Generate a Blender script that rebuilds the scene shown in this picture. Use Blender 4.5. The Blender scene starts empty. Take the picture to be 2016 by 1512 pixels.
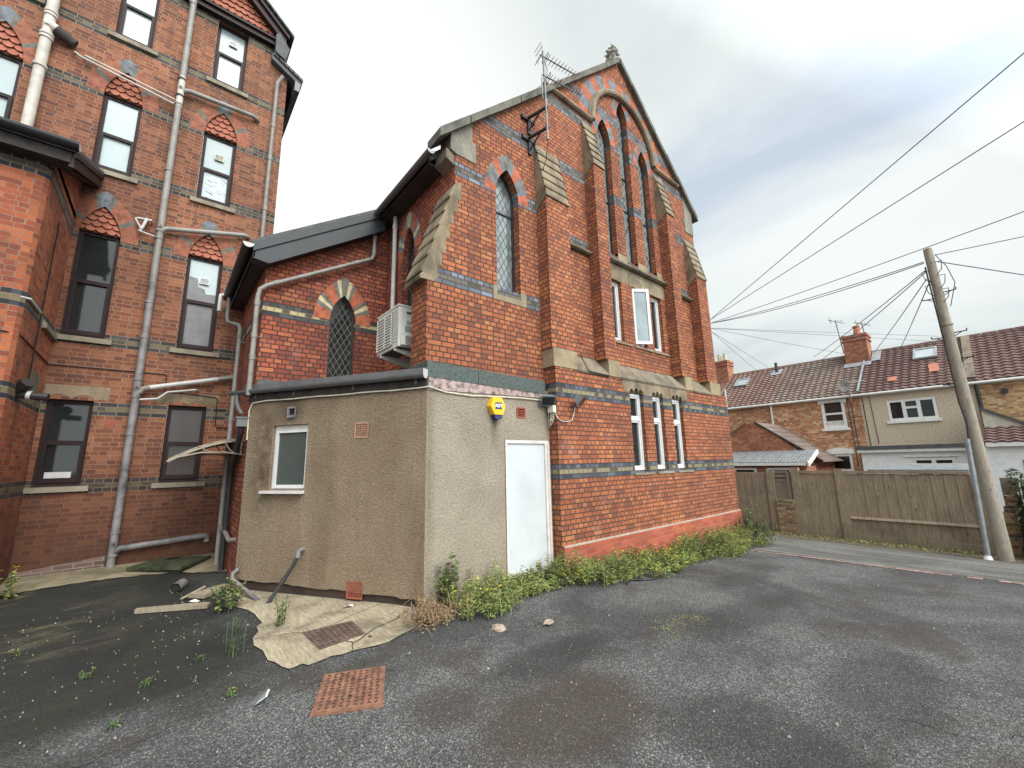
import bpy, bmesh, math, random
from mathutils import Vector, Matrix
from mathutils.geometry import tessellate_polygon
R = math.radians
random.seed(7)
scene = bpy.context.scene
COL = scene.collection

# ------------------------------------------------------------------ camera
cam_d = bpy.data.cameras.new('camera')
cam = bpy.data.objects.new('camera', cam_d); COL.objects.link(cam)
cam_d.sensor_width = 36.0; cam_d.lens = 14.606; cam_d.clip_end = 2000; cam_d.clip_start = 0.05
yaw, pit, rol = 0.6973765, 0.1842282, -0.02133158
fw = Vector((math.sin(yaw)*math.cos(pit), math.cos(yaw)*math.cos(pit), math.sin(pit)))
r0 = fw.cross(Vector((0, 0, 1))).normalized(); u0 = r0.cross(fw)
rt = math.cos(rol)*r0 + math.sin(rol)*u0; up = -math.sin(rol)*r0 + math.cos(rol)*u0
mw = Matrix((rt, up, -fw)).transposed().to_4x4(); mw.translation = (0, 0, 1.6)
cam.matrix_world = mw
scene.camera = cam
scene.view_settings.view_transform = 'Standard'; scene.view_settings.look = 'None'
scene.view_settings.gamma = 1; scene.view_settings.exposure = 0.60

# ------------------------------------------------------------------ sun + sky
SUN_EL, SUN_AZ = 46.0, 178.0          # azimuth clockwise from +Y
sd = bpy.data.lights.new('sun', 'SUN'); sd.energy = 1.5; sd.angle = R(28); sd.color = (1.0, .965, .91)
sun = bpy.data.objects.new('sun', sd); COL.objects.link(sun)
sdir = Vector((math.sin(R(SUN_AZ))*math.cos(R(SUN_EL)), math.cos(R(SUN_AZ))*math.cos(R(SUN_EL)), math.sin(R(SUN_EL))))
sun.rotation_euler = sdir.to_track_quat('Z', 'Y').to_euler(); sun.location = sdir*60

world = bpy.data.worlds.new('World'); scene.world = world; world.use_nodes = True

class N:
    """tiny node-graph helper"""
    def __init__(s, nt): s.nt = nt
    def n(s, typ, **k):
        x = s.nt.nodes.new(typ)
        for a, b in k.items(): setattr(x, a, b)
        return x
    def l(s, a, b): s.nt.links.new(a, b)
    def _set(s, sock, v):
        if v is None: return
        if isinstance(v, bpy.types.NodeSocket): s.l(v, sock)
        elif isinstance(v, (tuple, list)) and sock.type == 'RGBA' and len(v) == 3: sock.default_value = (*v, 1)
        else: sock.default_value = v
    def math(s, op, a, b=None, c=None, clamp=False):
        x = s.n('ShaderNodeMath', operation=op, use_clamp=clamp)
        s._set(x.inputs[0], a); s._set(x.inputs[1], b)
        if c is not None: s._set(x.inputs[2], c)
        return x.outputs[0]
    def vmath(s, op, a, b=None):
        x = s.n('ShaderNodeVectorMath', operation=op)
        s._set(x.inputs[0], a)
        if b is not None: s._set(x.inputs[1], b)
        return x.outputs['Value'] if op == 'DOT_PRODUCT' else x.outputs[0]
    def mix(s, f, a, b, mode='MIX'):
        x = s.n('ShaderNodeMix', data_type='RGBA', blend_type=mode)
        s._set(x.inputs[0], f); s._set(x.inputs[6], a); s._set(x.inputs[7], b)
        return x.outputs[2]
    def noise(s, vec, scale, detail=3, rough=.55, dist=0):
        x = s.n('ShaderNodeTexNoise'); x.inputs['Scale'].default_value = scale
        x.inputs['Detail'].default_value = detail; x.inputs['Roughness'].default_value = rough
        x.inputs['Distortion'].default_value = dist
        if vec is not None: s.l(vec, x.inputs['Vector'])
        return x.outputs[0]
    def ramp(s, f, stops, interp='LINEAR'):
        x = s.n('ShaderNodeValToRGB'); cr = x.color_ramp; cr.interpolation = interp
        while len(cr.elements) < len(stops): cr.elements.new(.5)
        for e, (p, c) in zip(cr.elements, stops):
            e.position = p; e.color = (*c, 1) if not isinstance(c, (int, float)) else (c, c, c, 1)
        s._set(x.inputs[0], f); return x.outputs[0]
    def mapr(s, v, a, b, c=0., d=1.):
        x = s.n('ShaderNodeMapRange'); x.clamp = True
        s._set(x.inputs[0], v)
        for i, q in enumerate((a, b, c, d)): x.inputs[i+1].default_value = q
        return x.outputs[0]
    def mapping(s, vec, scale=(1, 1, 1), rot=(0, 0, 0), loc=(0, 0, 0)):
        x = s.n('ShaderNodeMapping'); s.l(vec, x.inputs[0])
        x.inputs['Scale'].default_value = scale; x.inputs['Rotation'].default_value = rot; x.inputs['Location'].default_value = loc
        return x.outputs[0]

def build_world():
    nt = world.node_tree; nt.nodes.clear(); g = N(nt)
    d = g.n('ShaderNodeTexCoord').outputs['Generated']
    sky = g.n('ShaderNodeTexSky', sky_type='NISHITA'); sky.sun_disc = False
    sky.sun_elevation = R(SUN_EL); sky.sun_rotation = R(SUN_AZ); sky.dust_density = 2.0
    skyc = g.mix(1.0, sky.outputs[0], (.11, .11, .11), 'MULTIPLY')
    sep = g.n('ShaderNodeSeparateXYZ'); g.l(d, sep.inputs[0])
    zc = g.math('ADD', g.math('MAXIMUM', sep.outputs[2], 0.0), .16)
    comb = g.n('ShaderNodeCombineXYZ')
    g.l(g.math('DIVIDE', sep.outputs[0], zc), comb.inputs[0]); g.l(g.math('DIVIDE', sep.outputs[1], zc), comb.inputs[1])
    pl = comb.outputs[0]
    # cloud sheet: broad streaky layers
    m1 = g.mapping(pl, scale=(.9, .42, 1), rot=(0, 0, R(28)), loc=(.35, .9, 0))
    n1 = g.noise(m1, 1.15, 6, .56, .35)
    m2 = g.mapping(pl, scale=(.55, .38, 1), rot=(0, 0, R(15)), loc=(3.1, 1.7, 0))
    n2 = g.noise(m2, 1.0, 4, .55, .2)
    # a long blue-grey rift to the upper right, a grey bank low on the right, a bright veil on the left
    fine = g.noise(g.mapping(pl, scale=(1.6, .8, 1), rot=(0, 0, R(35))), 2.4, 6, .6, .6)
    wob = g.math('MULTIPLY', g.math('SUBTRACT', g.noise(g.mapping(pl, scale=(1.1, .55, 1), rot=(0, 0, R(30)), loc=(1, 4, 0)), 1.5, 6, .62, .5), .5), .36)
    veil = g.mapr(g.vmath('DOT_PRODUCT', d, (0.905, 0.16, 0.39)), .90, 1.0)
    rift = g.math('ABSOLUTE', g.math('ADD', g.vmath('DOT_PRODUCT', d, (0.559, -0.055, -0.827)), wob))
    rift = g.math('MULTIPLY', g.mapr(rift, .02, .16, 1, 0), g.mapr(g.vmath('DOT_PRODUCT', d, (0.823, 0.061, 0.565)), .78, .95))
    n1m = g.mapr(n1, .36, .64); shade = g.mapr(n2, .36, .64)
    cloud = g.mix(n1m, (.435, .486, .498), (.555, .594, .590))
    cloud = g.mix(g.math('MULTIPLY', shade, .55), cloud, (.595, .624, .616))
    cloud = g.mix(g.math('MULTIPLY', g.mapr(fine, .42, .70), .30), cloud, (.63, .65, .64))
    cloud = g.mix(g.math('MULTIPLY', veil, .75), cloud, (.64, .67, .665))
    blue = g.mix(.08, (.395, .460, .535), skyc)
    col = g.mix(g.math('MULTIPLY', rift, .92), cloud, blue)
    hz = g.mapr(g.math('ADD', sep.outputs[2], g.math('MULTIPLY', g.math('SUBTRACT', n1, .5), .30)), .12, .27, 1, 0)
    bankdir = g.mapr(g.vmath('DOT_PRODUCT', d, (0.95, 0.22, 0.2)), .70, .97)
    bank = g.mix(g.mapr(fine, .36, .64), (.325, .368, .385), (.405, .445, .46))
    col = g.mix(g.math('MULTIPLY', g.math('MULTIPLY', hz, bankdir), .85), col, bank)
    glow = g.mapr(g.vmath('DOT_PRODUCT', d, (0.192, 0.791, 0.58)), .86, 1.0)
    col = g.mix(g.math('MULTIPLY', glow, .85), col, (.80, .805, .785))
    # out-of-view sky behind the camera brightened, an added fill for the gable
    back = g.mapr(g.vmath('DOT_PRODUCT', d, tuple(sdir)), .36, 1.0, 1.0, 4.2)
    col = g.mix(1.0, col, back, 'MULTIPLY')
    bg = g.n('ShaderNodeBackground'); g.l(col, bg.inputs[0]); bg.inputs[1].default_value = 1.0
    out = g.n('ShaderNodeOutputWorld'); g.l(bg.outputs[0], out.inputs[0])
build_world()

# ------------------------------------------------------------------ materials
MATS = {}
def newmat(name):
    m = bpy.data.materials.new(name); m.use_nodes = True; nt = m.node_tree; nt.nodes.clear()
    g = N(nt); b = g.n('ShaderNodeBsdfPrincipled'); o = g.n('ShaderNodeOutputMaterial'); g.l(b.outputs[0], o.inputs[0])
    MATS[name] = m
    return m, g, b
def bump(g, b, h, strength=.3, dist=.02):
    x = g.n('ShaderNodeBump'); x.inputs['Strength'].default_value = strength; x.inputs['Distance'].default_value = dist
    g.l(h, x.inputs['Height']); g.l(x.outputs[0], b.inputs['Normal'])
def uvs(g): return g.n('ShaderNodeUVMap', uv_map='UVMap').outputs[0]
def objc(g): return g.n('ShaderNodeTexCoord').outputs['Object']
def plain(name, col, rough=.6, metal=0, var=.12, vscale=6, bmp=0, bscale=60, spec=.5):
    m, g, b = newmat(name); v = objc(g)
    n = g.noise(v, vscale, 5, .65)
    c2 = tuple(x*(1-var*2.2) for x in col); c3 = tuple(min(1, x*(1+var*1.4)) for x in col)
    g.l(g.ramp(n, [(.3, c2), (.5, col), (.7, c3)]), b.inputs['Base Color'])
    b.inputs['Roughness'].default_value = rough; b.inputs['Metallic'].default_value = metal
    b.inputs['Specular IOR Level'].default_value = spec
    if bmp: bump(g, b, g.noise(v, bscale, 4, .6), bmp, .01)
    return m
BLUE = (.052, .066, .092); CREAM = (.21, .185, .115)
def brick(name, pal, mortar, bands=(), row=.0767, phase=0., width=.116, grime=.5, grime_col=(.045, .032, .028), msize=.0095, cream=CREAM, squash=1.94, offset=.5, sqf=4, salt=.0, base_dirt_shade=None, blue=BLUE, dirtscale=.8):
    m, g, b = newmat(name); uv = uvs(g)
    mp = g.mapping(uv, loc=(0, -phase, 0))
    bt = g.n('ShaderNodeTexBrick'); g.l(mp, bt.inputs['Vector'])
    bt.offset = offset; bt.offset_frequency = 2; bt.squash = squash; bt.squash_frequency = sqf
    for k, v in (('Color1', (0, 0, 0, 1)), ('Color2', (1, 1, 1, 1)), ('Mortar', (.5, .5, .5, 1)), ('Scale', 1.0), ('Mortar Size', msize), ('Mortar Smooth', .25), ('Bias', 0.0), ('Brick Width', width), ('Row Height', row)):
        bt.inputs[k].default_value = v
    rnd = bt.outputs['Color']; mort = bt.outputs['Fac']
    nb = len(pal)
    colr = g.ramp(rnd, [(i/(nb), c) for i, c in enumerate(pal)], 'CONSTANT')
    fine = g.noise(uv, 55, 4, .7)
    colr = g.mix(.55, colr, g.mix(1., colr, g.ramp(fine, [(.25, .35), (.5, .95), (.75, 1.5)]), 'MULTIPLY'))
    vsep = g.n('ShaderNodeSeparateXYZ'); g.l(uv, vsep.inputs[0]); z = vsep.outputs[1]
    if bands:
        mb = mc = None
        for (z0, z1) in bands:
            b_ = g.math('COMPARE', z, (z0+z1)/2, (z1-z0)/2-.0005); c_ = g.math('COMPARE', z, (z0+z1)/2, (z1-z0)/6)
            mb = b_ if mb is None else g.math('MAXIMUM', mb, b_); mc = c_ if mc is None else g.math('MAXIMUM', mc, c_)
        bv = g.ramp(rnd, [(0, .6), (.5, 1.0), (1, 1.75)])
        bcol = g.mix(1., blue, bv, 'MULTIPLY')
        ccol = g.mix(1., g.mix(g.ramp(rnd, [(0, 0), (.35, 0), (.36, 1)], 'CONSTANT'), (.085, .078, .062), cream), g.ramp(fine, [(.3, .6), (.6, 1.15)]), 'MULTIPLY')
        colr = g.mix(mb, colr, bcol); colr = g.mix(mc, colr, ccol)
        mortc = g.mix(mc, mortar, g.mix(.5, mortar, cream))
    else: mortc = mortar
    col = g.mix(mort, colr, mortc)
    # weathering patches
    big = g.noise(uv, dirtscale, 6, .62, .4)
    gf = g.math('MULTIPLY', g.ramp(big, [(.42, 0), (.68, 1)]), grime)
    st = g.noise(g.mapping(uv, scale=(1.5, .16, 1), loc=(2, 0, 0)), 1.8, 6, .7, .3)
    gf = g.math('MAXIMUM', gf, g.math('MULTIPLY', g.ramp(st, [(.52, 0), (.72, 1)]), grime*1.25))
    wide = g.noise(g.mapping(uv, loc=(9, 4, 0)), .33, 4, .6, .3)
    col = g.mix(1., col, g.ramp(wide, [(.32, (.84, .82, .82)), (.5, (1, 1, 1)), (.68, (1.12, 1.14, 1.10))]), 'MULTIPLY')
    if bands: gf = g.math('MULTIPLY', gf, g.math('SUBTRACT', 1.0, g.math('MULTIPLY', g.math('MAXIMUM', mb, mc), .8)))
    col = g.mix(gf, col, grime_col)
    if salt:
        s2 = g.noise(g.mapping(uv, scale=(1, .7, 1), loc=(3, 5, 0)), 1.7, 5, .65)
        col = g.mix(g.math('MULTIPLY', g.ramp(s2, [(.58, 0), (.74, 1)]), salt), col, (.42, .30, .26))
    if base_dirt_shade:  # dirt at the wall foot, deepened to paint in the shade there
        zb0, zb1, amt, cc = base_dirt_shade
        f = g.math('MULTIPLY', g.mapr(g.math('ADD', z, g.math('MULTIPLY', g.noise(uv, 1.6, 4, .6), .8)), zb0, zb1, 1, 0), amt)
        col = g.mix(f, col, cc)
    g.l(col, b.inputs['Base Color'])
    b.inputs['Roughness'].default_value = .88; b.inputs['Specular IOR Level'].default_value = .3
    h = g.math('ADD', g.math('MULTIPLY', g.math('SUBTRACT', 1.0, mort), 1.0), g.math('MULTIPLY', fine, .5))
    h = g.math('ADD', h, g.math('MULTIPLY', rnd, .35))
    bump(g, b, h, .75, .012)
    return m
RED = [(.285, .088, .047), (.39, .124, .055), (.45, .157, .066), (.335, .102, .052), (.415, .132, .058), (.365, .112, .053), (.48, .182, .079), (.395, .124, .056), (.225, .080, .052), (.435, .146, .064), (.405, .136, .062), (.345, .106, .053)]
DK = (.070, .047, .036)
brick('brick_lower', RED, DK, [(1.31, 1.54), (2.614, 2.844)], phase=1.31, grime=.45, grime_col=(.095, .042, .031), salt=.25, blue=(.066, .078, .098), cream=(.25, .22, .14))
brick('brick_gable_side', RED, DK, [(4.10, 4.33), (5.94, 6.17), (7.168, 7.398), (8.55, 8.78)], phase=4.10, grime=.42, grime_col=(.10, .046, .034), blue=(.135, .155, .19), cream=(.15, .14, .115))
brick('brick_gable', RED, DK, [(5.615, 5.845), (7.15, 7.38), (8.53, 8.76), (9.22, 9.45)], phase=7.15, grime=.42, grime_col=(.10, .046, .034), blue=(.135, .155, .19), cream=(.15, .14, .115))
brick('brick_plain', RED, DK, [], phase=3.43, grime=.40, grime_col=(.10, .046, .034))
brick('brick_plinth', [(.42, .092, .050), (.47, .112, .060), (.37, .080, .044), (.45, .105, .062)], (.33, .17, .12), [], phase=.30, grime=.3, msize=.007, squash=1.0, offset=.5, width=.225)
RED2 = [(.34, .085, .048), (.27, .068, .045), (.40, .108, .055), (.31, .078, .046), (.22, .060, .044), (.37, .095, .052), (.44, .135, .068)]
brick('brick_wing', RED2, (.060, .036, .028), [(3.98, 4.21)], phase=3.98, grime=.45, cream=(.46, .38, .22), blue=(.062, .066, .07), salt=.18)
LEFTP = [(.225, .078, .043), (.275, .100, .053), (.185, .066, .041), (.305, .116, .060), (.245, .086, .046), (.16, .062, .043), (.33, .130, .070), (.215, .078, .047)]
BANDS_L = [(1.24, 1.465), (2.515, 2.74), (3.715, 3.94), (5.59, 5.815), (6.94, 7.165), (8.44, 8.665), (9.715, 9.94), (11.215, 11.44)]
brick('brick_left', LEFTP, (.33, .215, .145), BANDS_L, row=.075, phase=1.24, msize=.006, grime=.45, cream=(.155, .13, .09), base_dirt_shade=(.5, 2.6, .8, (.060, .026, .018)), blue=(.050, .050, .052), width=.225, squash=.5, sqf=2, offset=.25)
brick('brick_bay', [(.34, .090, .044), (.40, .112, .050), (.29, .076, .040), (.42, .128, .056), (.23, .064, .040)], (.30, .175, .115), BANDS_L, row=.075, phase=1.24, msize=.006, grime=.45, cream=(.17, .145, .085), base_dirt_shade=(.5, 2.4, .7, (.060, .024, .017)), blue=(.036, .039, .046), width=.225, squash=.5, sqf=2, offset=.25)
brick('brick_house', [(.44, .18, .085), (.52, .235, .115), (.36, .14, .07), (.58, .32, .19), (.47, .20, .09), (.62, .42, .27)], (.48, .37, .26), [], row=.075, phase=0, grime=.25, msize=.007, width=.225, squash=.5, sqf=2, offset=.25)
brick('brick_house_yellow', [(.50, .28, .13), (.56, .35, .17), (.44, .23, .11), (.32, .17, .09), (.60, .40, .22)], (.42, .34, .24), [], row=.075, grime=.2, msize=.007, width=.225, squash=.5, sqf=2, offset=.25)
brick('brick_house_old', [(.42, .165, .09), (.36, .125, .075), (.48, .21, .12), (.30, .115, .07)], (.34, .20, .14), [], row=.075, grime=.3, msize=.006, width=.225, squash=.5, sqf=2, offset=.25)
brick('footing_brick', [(.19, .115, .10), (.24, .155, .135), (.15, .085, .075)], (.32, .27, .23), [], row=.075, grime=.5, squash=1, offset=.5, width=.225)
brick('brick_pier', [(.38, .26, .14), (.28, .17, .09), (.44, .32, .19), (.13, .11, .10), (.34, .16, .08)], (.30, .25, .19), [], row=.075, grime=.35, msize=.009, width=.225, squash=.5, sqf=2, offset=.25)
plain('voussoir_red', (.37, .105, .052), .85, var=.25, vscale=9, bmp=.3, bscale=40)
plain('voussoir_orange', (.27, .095, .055), .85, var=.25, vscale=9, bmp=.3, bscale=40)
plain('voussoir_blue', (.135, .148, .168), .75, var=.25, vscale=9, bmp=.3)
plain('voussoir_grey', (.135, .13, .112), .85, var=.25, vscale=9, bmp=.3)
plain('voussoir_cream', (.48, .40, .24), .85, var=.2, vscale=9, bmp=.3)
def stone(name, c1, c2, dirt, amt=.6, sc=2.2):
    m, g, b = newmat(name); v = objc(g)
    n = g.noise(v, sc, 6, .65); f = g.noise(v, 45, 4, .7)
    c = g.mix(g.ramp(n, [(.35, 0), (.65, 1)]), c1, c2)
    c = g.mix(.5, c, g.mix(1., c, g.ramp(f, [(.25, .45), (.55, 1.0), (.75, 1.3)]), 'MULTIPLY'))
    d = g.noise(g.mapping(v, scale=(1, 1, .6)), sc*1.3, 6, .7, .5)
    c = g.mix(g.math('MULTIPLY', g.ramp(d, [(.44, 0), (.64, 1)]), amt), c, dirt)
    g.l(c, b.inputs['Base Color']); b.inputs['Roughness'].default_value = .9; b.inputs['Specular IOR Level'].default_value = .25
    bump(g, b, g.math('ADD', f, n), .5, .012); return m
stone('stone', (.245, .190, .125), (.32, .255, .175), (.075, .060, .045), .7)
stone('coping_stone', (.135, .125, .105), (.20, .185, .155), (.05, .048, .04), .65, 3)
stone('stone_clean', (.29, .23, .145), (.36, .29, .19), (.13, .10, .07), .5)
stone('stone_dark', (.19, .155, .115), (.25, .205, .15), (.075, .062, .05), .75)
stone('stone_grey', (.22, .20, .165), (.30, .275, .225), (.085, .08, .065), .6)
stone('stone_pale', (.40, .38, .33), (.50, .47, .41), (.22, .21, .18), .45)
stone('sill_stone', (.25, .215, .16), (.34, .29, .22), (.085, .075, .055), .6)
stone('concrete', (.30, .255, .185), (.385, .335, .25), (.12, .10, .075), .7, 2.6)
stone('concrete_dirty', (.23, .19, .125), (.31, .26, .175), (.09, .085, .05), .75, 1.5)
stone('mortar_line', (.40, .34, .29), (.46, .40, .34), (.25, .17, .13), .4)

def slab_mat():
    m, g, b = newmat('slab_concrete'); uv = uvs(g)
    n = g.noise(uv, 2.4, 6, .65); f = g.noise(uv, 60, 4, .75); gr = g.noise(g.mapping(uv, scale=(1, .12, 1), rot=(0, 0, R(62))), 42, 3, .6); d = g.noise(uv, 1.7, 6, .7, .5)
    c = g.mix(g.ramp(n, [(.35, 0), (.65, 1)]), (.31, .255, .175), (.41, .35, .255))
    c = g.mix(1., c, g.ramp(f, [(.3, .6), (.5, 1), (.7, 1.25)]), 'MULTIPLY'); c = g.mix(1., c, g.ramp(gr, [(.35, .72), (.6, 1.1)]), 'MULTIPLY')
    c = g.mix(g.math('MULTIPLY', g.ramp(d, [(.48, 0), (.62, 1)]), .7), c, (.13, .105, .075))
    cr = g.n('ShaderNodeTexVoronoi', feature='DISTANCE_TO_EDGE'); cr.inputs['Scale'].default_value = .52; nz = g.n('ShaderNodeTexNoise'); nz.inputs['Scale'].default_value = 3; nz.inputs['Detail'].default_value = 6; g.l(uv, nz.inputs['Vector'])
    g.l(g.vmath('ADD', uv, g.vmath('MULTIPLY', nz.outputs['Color'], (.22, .22, 0))), cr.inputs['Vector'])
    ck = g.math('LESS_THAN', cr.outputs['Distance'], .0032); c = g.mix(g.math('MULTIPLY', ck, .8), c, (.04, .034, .026))
    g.l(c, b.inputs['Base Color']); b.inputs['Roughness'].default_value = .92; b.inputs['Specular IOR Level'].default_value = .2
    bump(g, b, g.math('ADD', g.math('ADD', f, gr), g.math('MULTIPLY', ck, -2.0)), .7, .012)
slab_mat()
def render_mat():
    m, g, b = newmat('pebbledash'); uv = uvs(g)
    vo = g.n('ShaderNodeTexVoronoi'); g.l(uv, vo.inputs['Vector']); vo.inputs['Scale'].default_value = 70
    f = g.noise(uv, 26, 4, .8); n = g.noise(uv, .9, 5, .6, .3)
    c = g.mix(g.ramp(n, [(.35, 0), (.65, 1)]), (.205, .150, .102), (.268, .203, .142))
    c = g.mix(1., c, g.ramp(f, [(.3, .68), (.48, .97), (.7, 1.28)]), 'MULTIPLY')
    # wet streaks running down from the roof edge
    st = g.noise(g.mapping(uv, scale=(1.5, .22, 1)), 1.3, 6, .65, .5)
    c = g.mix(g.math('MULTIPLY', g.ramp(st, [(.50, 0), (.72, 1)]), .35), c, (.095, .065, .038))
    st2 = g.noise(g.mapping(uv, scale=(1.7, .2, 1), loc=(7, 2, 0)), 1.2, 6, .65, .5)
    c = g.mix(g.math('MULTIPLY', g.ramp(st2, [(.54, 0), (.70, 1)]), .35), c, (.33, .265, .19))
    pk = g.noise(uv, 1.1, 4, .6); c = g.mix(g.math('MULTIPLY', g.ramp(pk, [(.55, 0), (.72, 1)]), .3), c, (.27, .17, .12))
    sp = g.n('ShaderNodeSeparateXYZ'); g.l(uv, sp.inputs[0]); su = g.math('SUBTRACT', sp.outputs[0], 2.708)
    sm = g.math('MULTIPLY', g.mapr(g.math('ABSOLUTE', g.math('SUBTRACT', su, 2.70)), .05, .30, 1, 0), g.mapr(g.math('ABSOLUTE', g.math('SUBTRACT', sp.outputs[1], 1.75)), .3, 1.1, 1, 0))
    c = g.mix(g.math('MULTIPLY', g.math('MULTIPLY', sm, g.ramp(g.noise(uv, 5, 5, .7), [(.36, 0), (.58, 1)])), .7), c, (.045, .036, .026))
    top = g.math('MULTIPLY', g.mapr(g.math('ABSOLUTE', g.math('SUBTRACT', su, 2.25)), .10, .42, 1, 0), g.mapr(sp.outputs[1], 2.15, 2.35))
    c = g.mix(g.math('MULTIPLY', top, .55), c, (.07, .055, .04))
    g.l(c, b.inputs['Base Color']); b.inputs['Roughness'].default_value = .95; b.inputs['Specular IOR Level'].default_value = .15
    bump(g, b, g.math('ADD', vo.outputs['Distance'], f), .8, .012)
render_mat()
def render_mat2():
    m, g, b = newmat('pebbledash_front'); uv = uvs(g)
    vo = g.n('ShaderNodeTexVoronoi'); g.l(uv, vo.inputs['Vector']); vo.inputs['Scale'].default_value = 75
    f = g.noise(uv, 28, 4, .8); n = g.noise(uv, 1.2, 5, .6, .3)
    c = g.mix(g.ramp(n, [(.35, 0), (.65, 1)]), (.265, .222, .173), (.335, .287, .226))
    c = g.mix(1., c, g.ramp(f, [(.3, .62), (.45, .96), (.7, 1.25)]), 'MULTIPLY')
    sp = g.n('ShaderNodeSeparateXYZ'); g.l(uv, sp.inputs[0]); wv = g.math('MULTIPLY', g.math('SUBTRACT', g.noise(uv, 3.5, 4, .6), .5), .12)
    def streak(u0, hw, z0, z1, amt):     # dirt washed down below the alarm box and at the door edge
        m_ = g.mapr(g.math('ABSOLUTE', g.math('ADD', g.math('SUBTRACT', sp.outputs[0], u0), wv)), 0, hw, 1, 0)
        return g.math('MULTIPLY', g.math('MULTIPLY', m_, g.mapr(sp.outputs[1], z0, z1)), amt)
    c = g.mix(streak(3.66, .09, 1.75, 2.2, .75), c, (.05, .042, .032)); c = g.mix(streak(4.80, .14, 1.6, 2.5, .5), c, (.09, .075, .058)); c = g.mix(streak(2.62, .10, -.5, 1.2, .4), c, (.11, .085, .06))
    g.l(c, b.inputs['Base Color']); b.inputs['Roughness'].default_value = .95; b.inputs['Specular IOR Level'].default_value = .15
    bump(g, b, g.math('ADD', vo.outputs['Distance'], f), .8, .012)
render_mat2()
def house_render():
    m, g, b = newmat('house_pebbledash'); uv = uvs(g); f = g.noise(uv, 22, 3, .8)
    c = g.ramp(f, [(.3, (.34, .25, .17)), (.5, (.52, .42, .32)), (.7, (.70, .61, .50))])
    g.l(c, b.inputs['Base Color']); b.inputs['Roughness'].default_value = .95
    bump(g, b, f, .4, .02)
house_render()

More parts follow.
